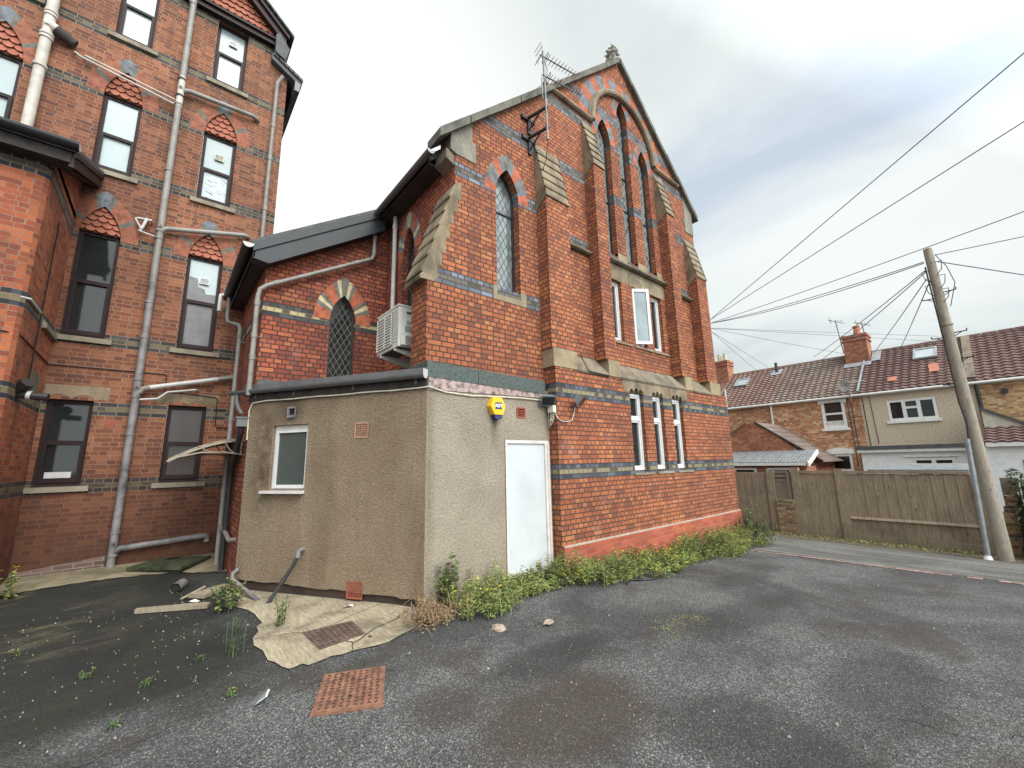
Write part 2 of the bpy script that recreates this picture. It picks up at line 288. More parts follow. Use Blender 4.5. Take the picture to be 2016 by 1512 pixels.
def tarmac(name, base, speck, dark, brown, moss=0, wear=.0):
    m, g, b = newmat(name); uv = uvs(g)
    vo = g.n('ShaderNodeTexVoronoi'); g.l(uv, vo.inputs['Vector']); vo.inputs['Scale'].default_value = 112
    fine = g.noise(uv, 120, 3, .8); mid = g.noise(uv, 46, 4, .7); big = g.noise(uv, .55, 6, .62, .4); big2 = g.noise(g.mapping(uv, loc=(5, 3, 0)), .8, 6, .65, .5)
    c = g.mix(g.ramp(vo.outputs['Color'], [(0, 0), (.55, .1), (.85, 1)]), base, speck)
    c = g.mix(1., c, g.ramp(fine, [(.3, .30), (.5, .95), (.7, 2.0)]), 'MULTIPLY')
    c = g.mix(1., c, g.ramp(mid, [(.3, .66), (.5, 1.0), (.7, 1.35)]), 'MULTIPLY')
    c = g.mix(g.math('MULTIPLY', g.ramp(big, [(.43, 0), (.57, 1)]), .82), c, g.mix(.30, dark, c))
    c = g.mix(g.math('MULTIPLY', g.ramp(big2, [(.55, 0), (.64, 1)]), .62), c, brown)
    cr = g.n('ShaderNodeTexVoronoi', feature='DISTANCE_TO_EDGE'); cr.inputs['Scale'].default_value = .42
    wv = g.n('ShaderNodeMix', data_type='VECTOR'); wv.inputs[0].default_value = .10; g.l(uv, wv.inputs[4]); nz = g.n('ShaderNodeTexNoise'); nz.inputs['Scale'].default_value = 1.7; nz.inputs['Detail'].default_value = 6; g.l(uv, nz.inputs['Vector'])
    g.l(nz.outputs['Color'], wv.inputs[5]); wv2 = g.vmath('ADD', uv, g.vmath('MULTIPLY', nz.outputs['Color'], (.55, .55, 0))); g.l(wv2, cr.inputs['Vector'])
    crk = g.math('MULTIPLY', g.math('LESS_THAN', cr.outputs['Distance'], .0014), g.math('GREATER_THAN', big2, .56))
    c = g.mix(g.math('MULTIPLY', crk, .8), c, (.008, .008, .008))
    if moss:
        spx = g.n('ShaderNodeSeparateXYZ'); g.l(uv, spx.inputs[0]); pn = g.math('MULTIPLY', g.math('SUBTRACT', g.noise(uv, 1.5, 6, .65, .4), .5), 1.5)
        for (px_, py_, rx_, ry_, cc, am) in ((2.35, 2.25, .75, .55, (.058, .040, .031), .72), (2.75, 2.9, .8, .30, (.030, .028, .028), .65), (3.0, 1.35, .5, .6, (.026, .025, .025), .6), (1.75, 2.9, .35, .3, (.050, .036, .028), .6), (5.2, 2.2, 1.3, .35, (.028, .028, .029), .55), (4.2, .9, .9, .4, (.028, .028, .029), .5), (6.8, 2.9, .9, .3, (.030, .030, .031), .5)):
            dd = g.math('ADD', g.math('POWER', g.math('DIVIDE', g.math('SUBTRACT', spx.outputs[0], px_), rx_), 2.0), g.math('POWER', g.math('DIVIDE', g.math('SUBTRACT', spx.outputs[1], py_), ry_), 2.0))
            c = g.mix(g.math('MULTIPLY', g.mapr(g.math('ADD', dd, pn), .35, 1.15, 1, 0), am), c, cc)
    if wear:
        wn = g.noise(g.mapping(uv, scale=(2.2, .14, 1)), 2.2, 6, .65, .4); c = g.mix(g.math('MULTIPLY', g.ramp(wn, [(.46, 0), (.6, 1)]), wear), c, (.24, .23, .215))
        wn2 = g.noise(g.mapping(uv, scale=(3., .10, 1), loc=(4, 2, 0)), 2.0, 5, .65, .4); c = g.mix(g.math('MULTIPLY', g.ramp(wn2, [(.55, 0), (.66, 1)]), wear), c, (.05, .047, .043))
    w = g.n('ShaderNodeTexVoronoi'); g.l(uv, w.inputs['Vector']); w.inputs['Scale'].default_value = 21; w.inputs['Randomness'].default_value = 1
    pick = g.n('ShaderNodeSeparateColor'); g.l(w.outputs['Color'], pick.inputs[0])
    spot = g.math('MULTIPLY', g.math('LESS_THAN', w.outputs['Distance'], .15), g.math('GREATER_THAN', pick.outputs[0], .88))
    c = g.mix(spot, c, g.mix(pick.outputs[1], (.17, .155, .13), (.36, .335, .295)))
    if moss:
        mo = g.noise(uv, 1.4, 6, .7, .6); sep = g.n('ShaderNodeSeparateXYZ'); g.l(uv, sep.inputs[0])
        ed_ = g.math('MULTIPLY', g.math('SUBTRACT', mo, .5), 2.0); gx = g.mapr(g.math('ADD', sep.outputs[0], ed_), .5, 1.9, 1, 0); gy = g.mapr(g.math('ADD', sep.outputs[1], ed_), 3.6, 4.6, 0, 1)
        mk = g.math('MULTIPLY', g.math('MULTIPLY', gx, gy), moss)
        c = g.mix(mk, c, g.mix(g.ramp(mo, [(.42, 0), (.6, 1)]), (.013, .013, .0125), (.021, .022, .014)))
        sa = g.noise(g.mapping(uv, scale=(.8, 1.6, 1), loc=(2.2, .4, 0)), 1.1, 6, .75, .3)
        sm = g.math('MULTIPLY', g.mapr(sep.outputs[0], -1.6, .1, 1, 0), g.mapr(sep.outputs[1], 4.4, 6.2, 0, 1))
        c = g.mix(g.math('MULTIPLY', g.math('MULTIPLY', g.ramp(sa, [(.50, 0), (.60, 1)]), sm), .8), c, (.21, .165, .10))
    g.l(c, b.inputs['Base Color']); b.inputs['Roughness'].default_value = .82; b.inputs['Specular IOR Level'].default_value = .35
    bump(g, b, g.math('ADD', g.math('ADD', vo.outputs['Distance'], g.math('MULTIPLY', mid, 1.2)), g.math('MULTIPLY', fine, .6)), .9, .014)
tarmac('tarmac', (.069, .068, .069), (.29, .285, .275), (.021, .021, .023), (.062, .047, .037), moss=.9)
tarmac('old_lane', (.125, .12, .112), (.27, .255, .24), (.055, .052, .048), (.15, .125, .10), wear=.75)
stone('earth', (.10, .078, .05), (.15, .12, .08), (.05, .055, .025), .6, 3)
plain('red_paint', (.31, .19, .165), .85, var=.55, vscale=18)
plain('white_pvc', (.62, .62, .62), .35, var=.03)
plain('door_white', (.50, .525, .535), .45, var=.05, vscale=1.6)
plain('frame_white_dirty', (.60, .55, .52), .5, var=.1)
plain('frame_brown', (.024, .0115, .012), .55, var=.12, spec=.22)
plain('black_plastic', (.022, .023, .026), .35, var=.1)
plain('fascia_black', (.018, .021, .026), .5, var=.1)
plain('fascia_rot', (.33, .25, .23), .9, var=.42, vscale=13, bmp=.6)
plain('fascia_dark', (.035, .027, .024), .8, var=.3)
plain('gutter_grey', (.115, .115, .118), .45, var=.1)
plain('felt_flashing', (.075, .092, .085), .85, var=.3, vscale=30, bmp=.4, bscale=120)
plain('roof_felt', (.10, .10, .10), .9, var=.25)
plain('pipe_grey', (.235, .215, .195), .5, var=.12, vscale=5)
plain('pipe_pale', (.50, .455, .40), .55, var=.14, vscale=4)
plain('pipe_iron', (.20, .185, .188), .55, var=.3, vscale=5, bmp=.1)
plain('pipe_white', (.50, .48, .46), .45, var=.08)
plain('pipe_black', (.03, .03, .032), .5)
plain('cable_black', (.018, .017, .017), .6)
plain('cable_white', (.60, .55, .45), .5)
plain('wire_grey', (.10, .105, .13), .6)
plain('rusty_iron', (.215, .098, .062), .85, var=.3, vscale=10, bmp=.4, bscale=90)
plain('rusty_stud', (.10, .048, .035), .8, var=.2)
plain('rusty_dark', (.055, .038, .032), .8, var=.2)
plain('rusty_brown', (.105, .066, .050), .85, var=.3, vscale=8, bmp=.4, bscale=90)
plain('galvanised', (.31, .335, .36), .4, metal=.6, var=.15)
plain('aerial_metal', (.20, .19, .185), .55, metal=.3, var=.2)
plain('bracket_black', (.020, .016, .016), .6)
plain('terracotta', (.335, .105, .060), .8, var=.2, vscale=9)
plain('terracotta_gap', (.10, .032, .02), .9)
plain('airbrick_red', (.30, .085, .05), .85, var=.15)
plain('airbrick_pale', (.40, .22, .15), .85, var=.15)
plain('void_black', (.006, .006, .006), .9)
plain('ac_white', (.66, .645, .59), .45, var=.04)
plain('ac_grey', (.30, .30, .29), .55)
plain('ac_dark', (.06, .06, .055), .6)
plain('alarm_yellow', (.86, .46, .008), .4, var=.04)
plain('alarm_yellow_top', (.80, .40, .01), .4, var=.04)
plain('alarm_blue', (.025, .020, .10), .3)
plain('print_white', (.85, .85, .85), .5, var=.0)
plain('print_navy', (.020, .030, .13), .5, var=.0)
plain('lamp_grey', (.155, .165, .18), .4, var=.1)
plain('junction_white', (.66, .63, .56), .5, var=.05)
plain('slate', (.075, .075, .08), .7, var=.2, bmp=.3)
plain('lead_grey', (.26, .27, .29), .6, var=.15)
plain('chimney_pot', (.48, .17, .095), .8)
plain('chimney_pot_cream', (.52, .46, .30), .8)
plain('wall_white', (.72, .72, .71), .8, var=.05)
plain('wall_cream', (.56, .54, .44), .85, var=.15, vscale=3)
plain('house_trim', (.70, .69, .66), .6, var=.06)
plain('curtain', (.55, .54, .52), .9)
plain('corrugated', (.17, .175, .18), .7, var=.2)
plain('hedge_leaf', (.028, .038, .022), .8, var=.5, vscale=3)
plain('leaf_green', (.185, .225, .062), .65, var=.45, vscale=3)
plain('leaf_yellowish', (.30, .30, .085), .65, var=.35, vscale=3)
plain('leaf_fresh', (.24, .31, .085), .65, var=.3, vscale=3)
plain('leaf_dark', (.070, .108, .040), .65, var=.4, vscale=3)
plain('dry_stem', (.24, .15, .085), .85, var=.35, vscale=5)
plain('petal_yellow', (.80, .62, .02), .6)
plain('moss_board', (.035, .045, .018), .9, var=.5, vscale=7, bmp=.5)
plain('paper_white', (.66, .65, .62), .8)
plain('brick_rubble', (.30, .235, .18), .9)
plain('polycarb_brown', (.26, .20, .14), .45, var=.2)
plain('bracket_beige', (.27, .22, .165), .5)
def wood(name, c1, c2, c3):
    m, g, b = newmat(name); uv = uvs(g)
    n = g.noise(g.mapping(uv, scale=(9, .8, 1)), 4, 6, .65, .6); k = g.noise(uv, 1.3, 4, .6)
    c = g.ramp(n, [(.25, c1), (.5, c2), (.75, c3)])
    c = g.mix(g.math('MULTIPLY', g.ramp(k, [(.5, 0), (.7, 1)]), .4), c, tuple(x*.5 for x in c1))
    vo = g.n('ShaderNodeTexVoronoi'); g.l(g.mapping(uv, scale=(1, .55, 1)), vo.inputs['Vector']); vo.inputs['Scale'].default_value = 6.5
    c = g.mix(g.math('MULTIPLY', g.math('LESS_THAN', vo.outputs['Distance'], .09), .7), c, (.03, .02, .013))
    sep = g.n('ShaderNodeSeparateXYZ'); g.l(uv, sep.inputs[0])
    c = g.mix(g.math('MULTIPLY', g.mapr(sep.outputs[1], -.65, -.15, 1, 0), .35), c, (.10, .11, .045))
    g.l(c, b.inputs['Base Color']); b.inputs['Roughness'].default_value = .9; b.inputs['Specular IOR Level'].default_value = .2
    bump(g, b, n, .4, .01)
wood('fence_wood', (.165, .122, .085), (.275, .214, .155), (.37, .30, .23))
wood('fence_wood_dark', (.125, .098, .073), (.205, .165, .128), (.28, .23, .18))
wood('pole_wood', (.21, .18, .145), (.31, .27, .22), (.39, .34, .285))
wood('plank_wood', (.16, .125, .085), (.26, .215, .155), (.34, .29, .22))

def glass(name, col, rough=.06, spec=.5, var=.3, vs=1.4, coat=.0):
    m, g, b = newmat(name); v = objc(g); n = g.noise(v, vs, 4, .6)
    g.l(g.ramp(n, [(.3, tuple(x*(1-var) for x in col)), (.7, tuple(x*(1+var) for x in col))]), b.inputs['Base Color'])
    b.inputs['Roughness'].default_value = rough; b.inputs['Specular IOR Level'].default_value = spec
    wob = g.noise(v, 2.2, 2, .5); bump(g, b, wob, .05, .02)
glass('glass_dark', (.020, .022, .023), .05, .5)
glass('glass_brown', (.042, .031, .027), .25, .5, .25, 3)
glass('glass_green', (.058, .075, .070), .22, .5, .12, 2)
glass('glass_blind', (.36, .425, .44), .25, .5, .05, 2)
glass('glass_blind_grey', (.29, .345, .36), .3, .5, .06, 2)
glass('glass_torn_white', (.42, .49, .49), .3, .5, .04, 2)
glass('glass_torn_grey', (.155, .145, .15), .3, .5, .2, 5)
glass('roof_glass', (.30, .34, .36), .08, .8, .1)
glass('casement_glass', (.25, .30, .32), .08, .8, .25, 2)
def leaded(name, glasscol, lead, pitch=.115, ratio=1.7, lw=.07, spec=.6, var=.35, rough=.15):
    m, g, b = newmat(name); uv = uvs(g); sep = g.n('ShaderNodeSeparateXYZ'); g.l(uv, sep.inputs[0])
    a = g.math('DIVIDE', sep.outputs[0], pitch); c = g.math('DIVIDE', sep.outputs[1], pitch*ratio)
    def line(x):
        f = g.math('FRACT', x); return g.math('LESS_THAN', g.math('ABSOLUTE', g.math('SUBTRACT', f, .5)), lw)
    ln = g.math('MAXIMUM', line(g.math('ADD', a, c)), line(g.math('SUBTRACT', a, c)))
    cell = g.n('ShaderNodeTexWhiteNoise'); cv = g.n('ShaderNodeCombineXYZ')
    g.l(g.math('FLOOR', g.math('ADD', g.math('ADD', a, c), .5)), cv.inputs[0]); g.l(g.math('FLOOR', g.math('ADD', g.math('SUBTRACT', a, c), .5)), cv.inputs[1]); g.l(cv.outputs[0], cell.inputs[0])
    gc = g.mix(1., glasscol, g.mapr(cell.outputs['Value'], 0, 1, 1-var, 1+var), 'MULTIPLY')
    g.l(g.mix(ln, gc, lead), b.inputs['Base Color'])
    g.l(g.mapr(ln, 0, 1, rough, .7), b.inputs['Roughness']); b.inputs['Specular IOR Level'].default_value = spec
    h = g.math('ADD', g.math('MULTIPLY', ln, .6), g.math('MULTIPLY', cell.outputs['Value'], .25)); bump(g, b, h, .5, .01)
leaded('leaded_grey', (.15, .175, .18), (.030, .032, .034), spec=.9, rough=.1)
leaded('leaded_dark', (.022, .021, .019), (.10, .10, .10), pitch=.105, ratio=1.75, lw=.06)
leaded('leaded_high', (.13, .15, .145), (.26, .28, .28), pitch=.13, ratio=1.6, lw=.06, var=.5)

brick('tile_red', [(.20, .125, .105), (.22, .138, .115), (.185, .115, .097), (.235, .15, .128)], (.10, .06, .05), [], row=.235, width=.25, msize=.0, grime=.3, squash=1, offset=0, grime_col=(.12, .09, .075))
brick('tile_dark', [(.165, .118, .10), (.185, .132, .112), (.15, .108, .092), (.205, .152, .13)], (.06, .05, .045), [], row=.235, width=.25, msize=.0, grime=.2, squash=1, offset=0, grime_col=(.19, .165, .145))
brick('tile_brown', [(.130, .078, .070), (.145, .086, .077), (.12, .072, .066), (.155, .094, .084)], (.06, .04, .035), [], row=.235, width=.25, msize=.0, grime=.2, squash=1, offset=0, grime_col=(.09, .05, .045))
plain('tile_new', (.40, .145, .088), .8, var=.1)
# ------------------------------------------------------------------ geometry helpers
Z3 = Vector((0, 0, 1))
class F:
    """flat frame on a wall: u runs along it, v is height, w sticks out of it"""
    def __init__(s, o, u, n): s.o = Vector(o); s.u = Vector(u).normalized(); s.n = Vector(n).normalized()
    def p(s, u, v, w=0): return s.o + s.u*u + Z3*v + s.n*w
def front(y): return F((0, y, 0), (1, 0, 0), (0, -1, 0))
def left(x): return F((x, 0, 0), (0, 1, 0), (-1, 0, 0))

class MB:
    def __init__(s): s.v = []; s.f = []; s.m = []; s.names = []
    def mi(s, m):
        if m not in s.names: s.names.append(m)
        return s.names.index(m)
    def face(s, pts, m):
        i = len(s.v); s.v += [Vector(p) for p in pts]; s.f.append(tuple(range(i, i+len(pts)))); s.m.append(s.mi(m))
    def box(s, x0, x1, y0, y1, z0, z1, m): s.fbox(F((0, 0, 0), (1, 0, 0), (0, 1, 0)), x0, x1, z0, z1, y0, y1, m)
    def fbox(s, fr, u0, u1, v0, v1, w0, w1, m): s.fprism(fr, [(u0, v0), (u1, v0), (u1, v1), (u0, v1)], w0, w1, m)
    def fprism(s, fr, poly, w0, w1, m, back=True, side=None):
        i = len(s.v); n = len(poly)
        s.v += [fr.p(u, v, w0) for u, v in poly] + [fr.p(u, v, w1) for u, v in poly]
        k = s.mi(m); k2 = s.mi(side or m)
        for a in range(n):
            b = (a+1) % n; s.f.append((i+a, i+b, i+n+b, i+n+a)); s.m.append(k2)
        tri = tessellate_polygon([[Vector((u, v, 0)) for u, v in poly]]) if n > 4 else None
        for base in ((i, i+n) if back else (i+n,)):
            if tri is None: s.f.append(tuple(range(base, base+n))); s.m.append(k)
            else:
                for t in tri: s.f.append(tuple(base+j for j in t)); s.m.append(k)
    def panel(s, fr, outer, holes, m, w=0., reveal=.15, rm=None):
        """wall face with openings cut through and the reveals of each opening"""
        loops = [outer]+list(holes); flat = [p for l in loops for p in l]; i = len(s.v)
        s.v += [fr.p(u, v, w) for u, v in flat]; k = s.mi(m)
        for t in tessellate_polygon([[Vector((u, v, 0)) for u, v in l] for l in loops]):
            s.f.append(tuple(i+j for j in t)); s.m.append(k)
        k2 = s.mi(rm or m)
        for h in holes:
            for a in range(len(h)):
                p, q = h[a], h[(a+1) % len(h)]; j = len(s.v)
                s.v += [fr.p(*p, w), fr.p(*q, w), fr.p(*q, w-reveal), fr.p(*p, w-reveal)]; s.f.append((j, j+1, j+2, j+3)); s.m.append(k2)
    def prism(s, axis, poly, a0, a1, m):
        """polygon extruded along x ('x': poly is (y,z)) or y ('y': poly is (x,z)) or z ('z': poly is (x,y))"""
        i = len(s.v); n = len(poly)
        P = {'x': lambda p, a: Vector((a, p[0], p[1])), 'y': lambda p, a: Vector((p[0], a, p[1])), 'z': lambda p, a: Vector((p[0], p[1], a))}[axis]
        s.v += [P(p, a0) for p in poly]+[P(p, a1) for p in poly]; k = s.mi(m)
        for a in range(n):
            b = (a+1) % n; s.f.append((i+a, i+b, i+n+b, i+n+a)); s.m.append(k)
        for t in tessellate_polygon([[Vector((p[0], p[1], 0)) for p in poly]]):
            for base in (i, i+n): s.f.append(tuple(base+j for j in t)); s.m.append(k)
    def tube(s, pts, r, m, seg=10, r2=None, cap=True):
        pts = [Vector(p) for p in pts]; n = len(pts); i = len(s.v); k = s.mi(m); rings = []
        t0 = (pts[1]-pts[0]).normalized(); a = t0.cross(Vector((0, 0, 1)) if abs(t0.z) < .9 else Vector((1, 0, 0))).normalized()
        for j in range(n):
            if j == 0: t = t0
            elif j == n-1: t = (pts[j]-pts[j-1]).normalized()
            else: t = ((pts[j]-pts[j-1]).normalized()+(pts[j+1]-pts[j]).normalized()).normalized()
            a = (a-t*a.dot(t)).normalized(); bb = t.cross(a)
            rr = r if r2 is None else r+(r2-r)*j/(n-1)
            if 0 < j < n-1:
                cs = max(.5, t.dot((pts[j+1]-pts[j]).normalized())); 
            rings.append(len(s.v))
            s.v += [pts[j]+(a*math.cos(2*math.pi*q/seg)+bb*math.sin(2*math.pi*q/seg))*rr for q in range(seg)]
        for j in range(n-1):
            for q in range(seg):
                q2 = (q+1) % seg; s.f.append((rings[j]+q, rings[j]+q2, rings[j+1]+q2, rings[j+1]+q)); s.m.append(k)
        if cap:
            s.f.append(tuple(rings[0]+q for q in range(seg))); s.m.append(k); s.f.append(tuple(rings[-1]+q for q in range(seg))); s.m.append(k)
    def build(s, name, parent=None, smooth=False, **tags):
        me = bpy.data.meshes.new(name); vs = s.v
        uvl = []
        for f in s.f:
            ps = [vs[i] for i in f]; nrm = Vector((0, 0, 0))
            for a in range(len(ps)):
                p, q = ps[a], ps[(a+1) % len(ps)]
                nrm += Vector(((p.y-q.y)*(p.z+q.z), (p.z-q.z)*(p.x+q.x), (p.x-q.x)*(p.y+q.y)))
            if nrm.length: nrm.normalize()
            if abs(nrm.z) > .8: uvl += [(p.x, p.y) for p in ps]
            elif abs(nrm.x) > abs(nrm.y)*1.05: 
                t = Z3.cross(nrm).normalized(); t = t if t.y > 0 else -t
                uvl += [(p.dot(t), p.z) for p in ps]
            else:
                t = Z3.cross(nrm)
                t = t.normalized() if t.length > 1e-6 else Vector((1, 0, 0)); t = t if t.x > 0 else -t
                uvl += [(p.dot(t), p.z) for p in ps]
        off = Vector((0, 0, 0))
        if parent is None and not tags.get('keep'):
            xs = [v.x for v in vs]; ys = [v.y for v in vs]; zs = [v.z for v in vs]
            off = Vector(((min(xs)+max(xs))/2, (min(ys)+max(ys))/2, min(zs)))
        me.from_pydata([v-off for v in vs], [], s.f)
        for n in s.names: me.materials.append(MATS[n])
        me.polygons.foreach_set('material_index', s.m)
        ul = me.uv_layers.new(name='UVMap'); ul.data.foreach_set('uv', [c for u in uvl for c in u])
        me.update()
        bm = bmesh.new(); bm.from_mesh(me); bmesh.ops.recalc_face_normals(bm, faces=bm.faces); bm.to_mesh(me); bm.free()
        if smooth:
            me.polygons.foreach_set('use_smooth', [True]*len(me.polygons))
            try: me.set_sharp_from_angle(angle=R(40))
            except Exception: pass
        o = bpy.data.objects.new(name, me); COL.objects.link(o); o.location = off
        if parent is not None:
            o.parent = parent
            base = parent
            acc = Vector(base.location)
            if base.parent: acc = Vector((0, 0, 0))
            o.matrix_parent_inverse = Matrix.Translation(-acc) if acc.length else Matrix.Identity(4)
        for k in ('label', 'category', 'group', 'kind'):
            if k in tags: o[k] = tags[k]
        return o
def thing(name, label, cat, loc, group=None):
    o = bpy.data.objects.new(name, None); COL.objects.link(o); o.location = loc; o.empty_display_size = .3
    o['label'] = label; o['category'] = cat
    if group: o['group'] = group
    return o
def one(name, fn, parent=None, smooth=False, **tags):
    mb = MB(); fn(mb); return mb.build(name, parent, smooth, **tags)

def arch(uc, half, vs, va, n=8):
    """pointed-arch polyline from the left springing over the apex to the right springing"""
    h = va-vs; a = half; r = (a*a+h*h)/(2*a); cx = uc-a+r; th = math.atan2(h, (cx-uc))
    pts = []
    for i in range(n+1):
        t = th*i/n; pts.append((cx-r*math.cos(t), vs+r*math.sin(t)))
    return pts + [(2*uc-u, v) for u, v in reversed(pts[:-1])]
def arch_hole(uc, half, v0, vs, va, n=8): return [(uc-half, v0)]+arch(uc, half, vs, va, n)+[(uc+half, v0)]
def voussoirs(mb, fr, uc, half, vs, va, t, cols, w0=-.01, w1=.004, n=8, extra=0):
    inner = arch(uc, half, vs, va, n); k = len(inner)
    outer = arch(uc, half+t, vs, va+t*1.25, n)
    m = len(cols)
    def at(pl, x):
        x = x*(len(pl)-1); i = min(int(x), len(pl)-2); f = x-i
        return (pl[i][0]*(1-f)+pl[i+1][0]*f, pl[i][1]*(1-f)+pl[i+1][1]*f)
    for i, c in enumerate(cols):
        if c is None: continue
        a, b = i/m, (i+1)/m; e = .004
        mid = [(a+(b-a)*q/2) for q in range(3)]
        poly = [at(inner, x) for x in mid]+[at(outer, x) for x in reversed(mid)]
        mb.fprism(fr, poly, w0, w1, c)
VR, VO, VB, VG, VC = 'voussoir_red', 'voussoir_orange', 'voussoir_blue', 'voussoir_grey', 'voussoir_cream'

def g_z(x, y):
    pts = [(-300, -.10), (5, -.10), (11, -.36), (14, -.60), (300, -.60)]
    for (xa, za), (xb, zb) in zip(pts, pts[1:]):
        if x <= xb: z = za+(zb-za)*(x-xa)/(xb-xa); break
    else: z = -.6
    if y > 7.6 and x < 3: z += min(1, (y-7.6)/2.2)*.13
    return z

# ================================================================== SETTING
def ground():
    mb = MB(); xs = [-300, -60, -20, -8, -4, -2, -1, 0, 1, 2, 3, 4, 5, 7, 9, 11, 12.5, 14, 20, 40, 300]
    ys = [-300, -60, -15, -6, -3, -1, 0, 1, 2, 3, 4, 5, 6, 7, 7.6, 8.3, 9, 9.8, 12, 30, 300]
    for i in range(len(xs)-1):
        for j in range(len(ys)-1):
            q = [(xs[i], ys[j]), (xs[i+1], ys[j]), (xs[i+1], ys[j+1]), (xs[i], ys[j+1])]
            mb.face([(x, y, g_z(x, y)) for x, y in q], 'tarmac')
    mb.build('ground', None, kind='structure', keep=True)
ground()
def sheet(name, poly, mat, dz=.004, thick=0, seg=None, **tags):
    """polygon draped on the ground"""
    def fn(mb):
        for t in tessellate_polygon([[Vector((x, y, 0)) for x, y in poly]]):
            mb.face([(poly[i][0], poly[i][1], g_z(*poly[i])+dz) for i in t], mat)
    return one(name, fn, None, **tags)
def rag(pts, amp=.05, n=5, seed=1):
    """roughen the outline of a polygon"""
    rr = random.Random(seed); out = []
    for (x0, y0), (x1, y1) in zip(pts, pts[1:]+pts[:1]):
        for k in range(n):
            f = k/n; j = amp if k else amp*.3
            out.append((x0+(x1-x0)*f+rr.uniform(-j, j), y0+(y1-y0)*f+rr.uniform(-j, j)))
    return out
# old worn lane in front of the fence, drawn as strips that follow the camber
def lane():
    mb = MB(); rr = random.Random(3)
    def edge(y): return 9.72-.085*(y-2)+.05*math.sin(y*2.1)
    ys = [-40+2.0*i for i in range(18)]+[-4+.4*i for i in range(30)]+[8+2*i for i in range(22)]
    for y0, y1 in zip(ys, ys[1:]):
        for k, (a0, a1) in enumerate(((None, 10.4), (10.4, 11.0), (11.0, 12.4), (12.4, 12.75))):
            xa0 = edge(y0)+rr.uniform(-.0, .0) if a0 is None else a0; xa1 = edge(y1) if a0 is None else a0
            mb.face([(x, y, g_z(x, y)+.004) for x, y in ((xa0, y0), (a1, y0), (a1, y1), (xa1, y1))], 'old_lane')
    mb.build('lane', None, kind='structure', keep=True)
lane()
def verge():
    mb = MB(); rr = random.Random(9); ys = [-40+2.0*i for i in range(18)]+[-4+.3*i for i in range(40)]+[8+2*i for i in range(12)]
    e = [12.72+rr.uniform(-.16, .16) for _ in ys]
    for (y0, x0), (y1, x1) in zip(zip(ys, e), list(zip(ys, e))[1:]):
        mb.face([(x, y, g_z(x, y)+.008) for x, y in ((x0, y0), (14.2, y0), (14.2, y1), (x1, y1))], 'earth')
    mb.build('verge', None, kind='structure', keep=True)
verge()
def redline():
    mb = MB(); rr = random.Random(5)
    ys = [-12+.16*i for i in range(106)]
    for y0, y1 in zip(ys, ys[1:]):
        if rr.random() < .14: continue
        def c(y): return 9.62-.085*(y-2)+.02*math.sin(y*3)
        a, b = rr.uniform(-.05, -.03), rr.uniform(.02, .05)
        mb.face([(c(y0)+a, y0, g_z(c(y0), y0)+.010), (c(y0)+b, y0, g_z(c(y0), y0)+.010), (c(y1)+b, y1, g_z(c(y1), y1)+.010), (c(y1)+a, y1, g_z(c(y1), y1)+.010)], 'red_paint')
    mb.build('painted_line', None, kind='structure', keep=True)
redline()
slab_poly = rag([(.80, 7.05), (.98, 6.2), (1.05, 5.62), (.88, 5.2), (.90, 4.55), (1.02, 4.24), (1.22, 4.20), (1.55, 4.22), (1.95, 4.20), (2.30, 4.36), (2.56, 4.55), (2.58, 4.75), (1.10, 7.75)], .045, 3, 4)
sheet('concrete_slab', slab_poly, 'slab_concrete', .012, kind='structure')
def apron(mb):
    rr = random.Random(6); prev = None
    for k in range(41):
        x = -1.9+2.92*k/40; y0 = 8.93-.10*math.sin(x*2.3)+rr.uniform(-.035, .035)-(max(0, x-.3)*.62)
        if prev:
            for a0, a1, b0, b1 in ((prev[1], 9.4, y0, 9.4), (9.4, 9.8, 9.4, 9.8), (9.8, 9.9, 9.8, 9.9)):
                mb.face([(px_, py_, g_z(px_, py_)+.012) for px_, py_ in ((prev[0], a0), (x, b0), (x, b1), (prev[0], a1))], 'concrete_dirty')
        prev = (x, y0)
one('concrete_apron', apron, None, kind='structure', keep=True)

# ================================================================== CHURCH
church = thing('church', 'red brick church with a steep gable, blue and cream brick bands and tall lancet windows', 'church', (7.65, 4.6, -.1))
YW, YB = 4.85, 4.60
fw_, fb_ = front(YW), front(YB)
APX = 7.62
def rake_l(x, d=0): return 7.30+.965*(x-3.5)-d
def rake_r(x, d=0): return 10.36-.925*(x-8.663)-d
apz = (7.30-.965*3.5+10.36*0+0)  # left rake: z = .965 x + c
cl = 7.30-.965*3.5; cr = 10.36+.925*8.663
APX = (cr-cl)/(.965+.925); APZ = .965*APX+cl
LAN = [(6.89, .225, 5.87, 8.62, 9.16), (7.655, .205, 5.87, 9.55, 10.06), (8.42, .215, 5.87, 8.58, 9.12)]
# left bay of the gable wall (between the corner and the first buttress)
def gable_side(mb):
    hole = arch_hole(4.045, .245, 4.31, 5.98, 6.50)
    mb.panel(fw_, [(2.575, 2.8), (4.80, 2.8), (4.80, rake_l(4.80, .12)), (3.02, rake_l(3.02, .12)), (3.02, 5.74), (2.60, 4.42), (2.575, 4.1)], [hole], 'brick_gable_side', 0, .20)
one('gable_wall', gable_side, church)
UPW = [(6.915, .225), (7.75, .215), (8.48, .215)]
def gable_main(mb):
    holes = [arch_hole(c, h, v0, vs, va) for c, h, v0, vs, va in LAN]
    holes += [[(c-h, 3.985), (c-h, 5.30), (c+h, 5.30), (c+h, 3.985)] for c, h in UPW]
    mb.panel(fw_, [(4.80, 3.1), (10.72, 3.1), (10.72, rake_r(10.72, .12)), (APX, APZ-.12), (4.80, rake_l(4.80, .12))], holes, 'brick_gable', 0, .20)
one('gable_wall', gable_main, church)
LOW = [(7.02, .225), (7.775, .205), (8.555, .215)]
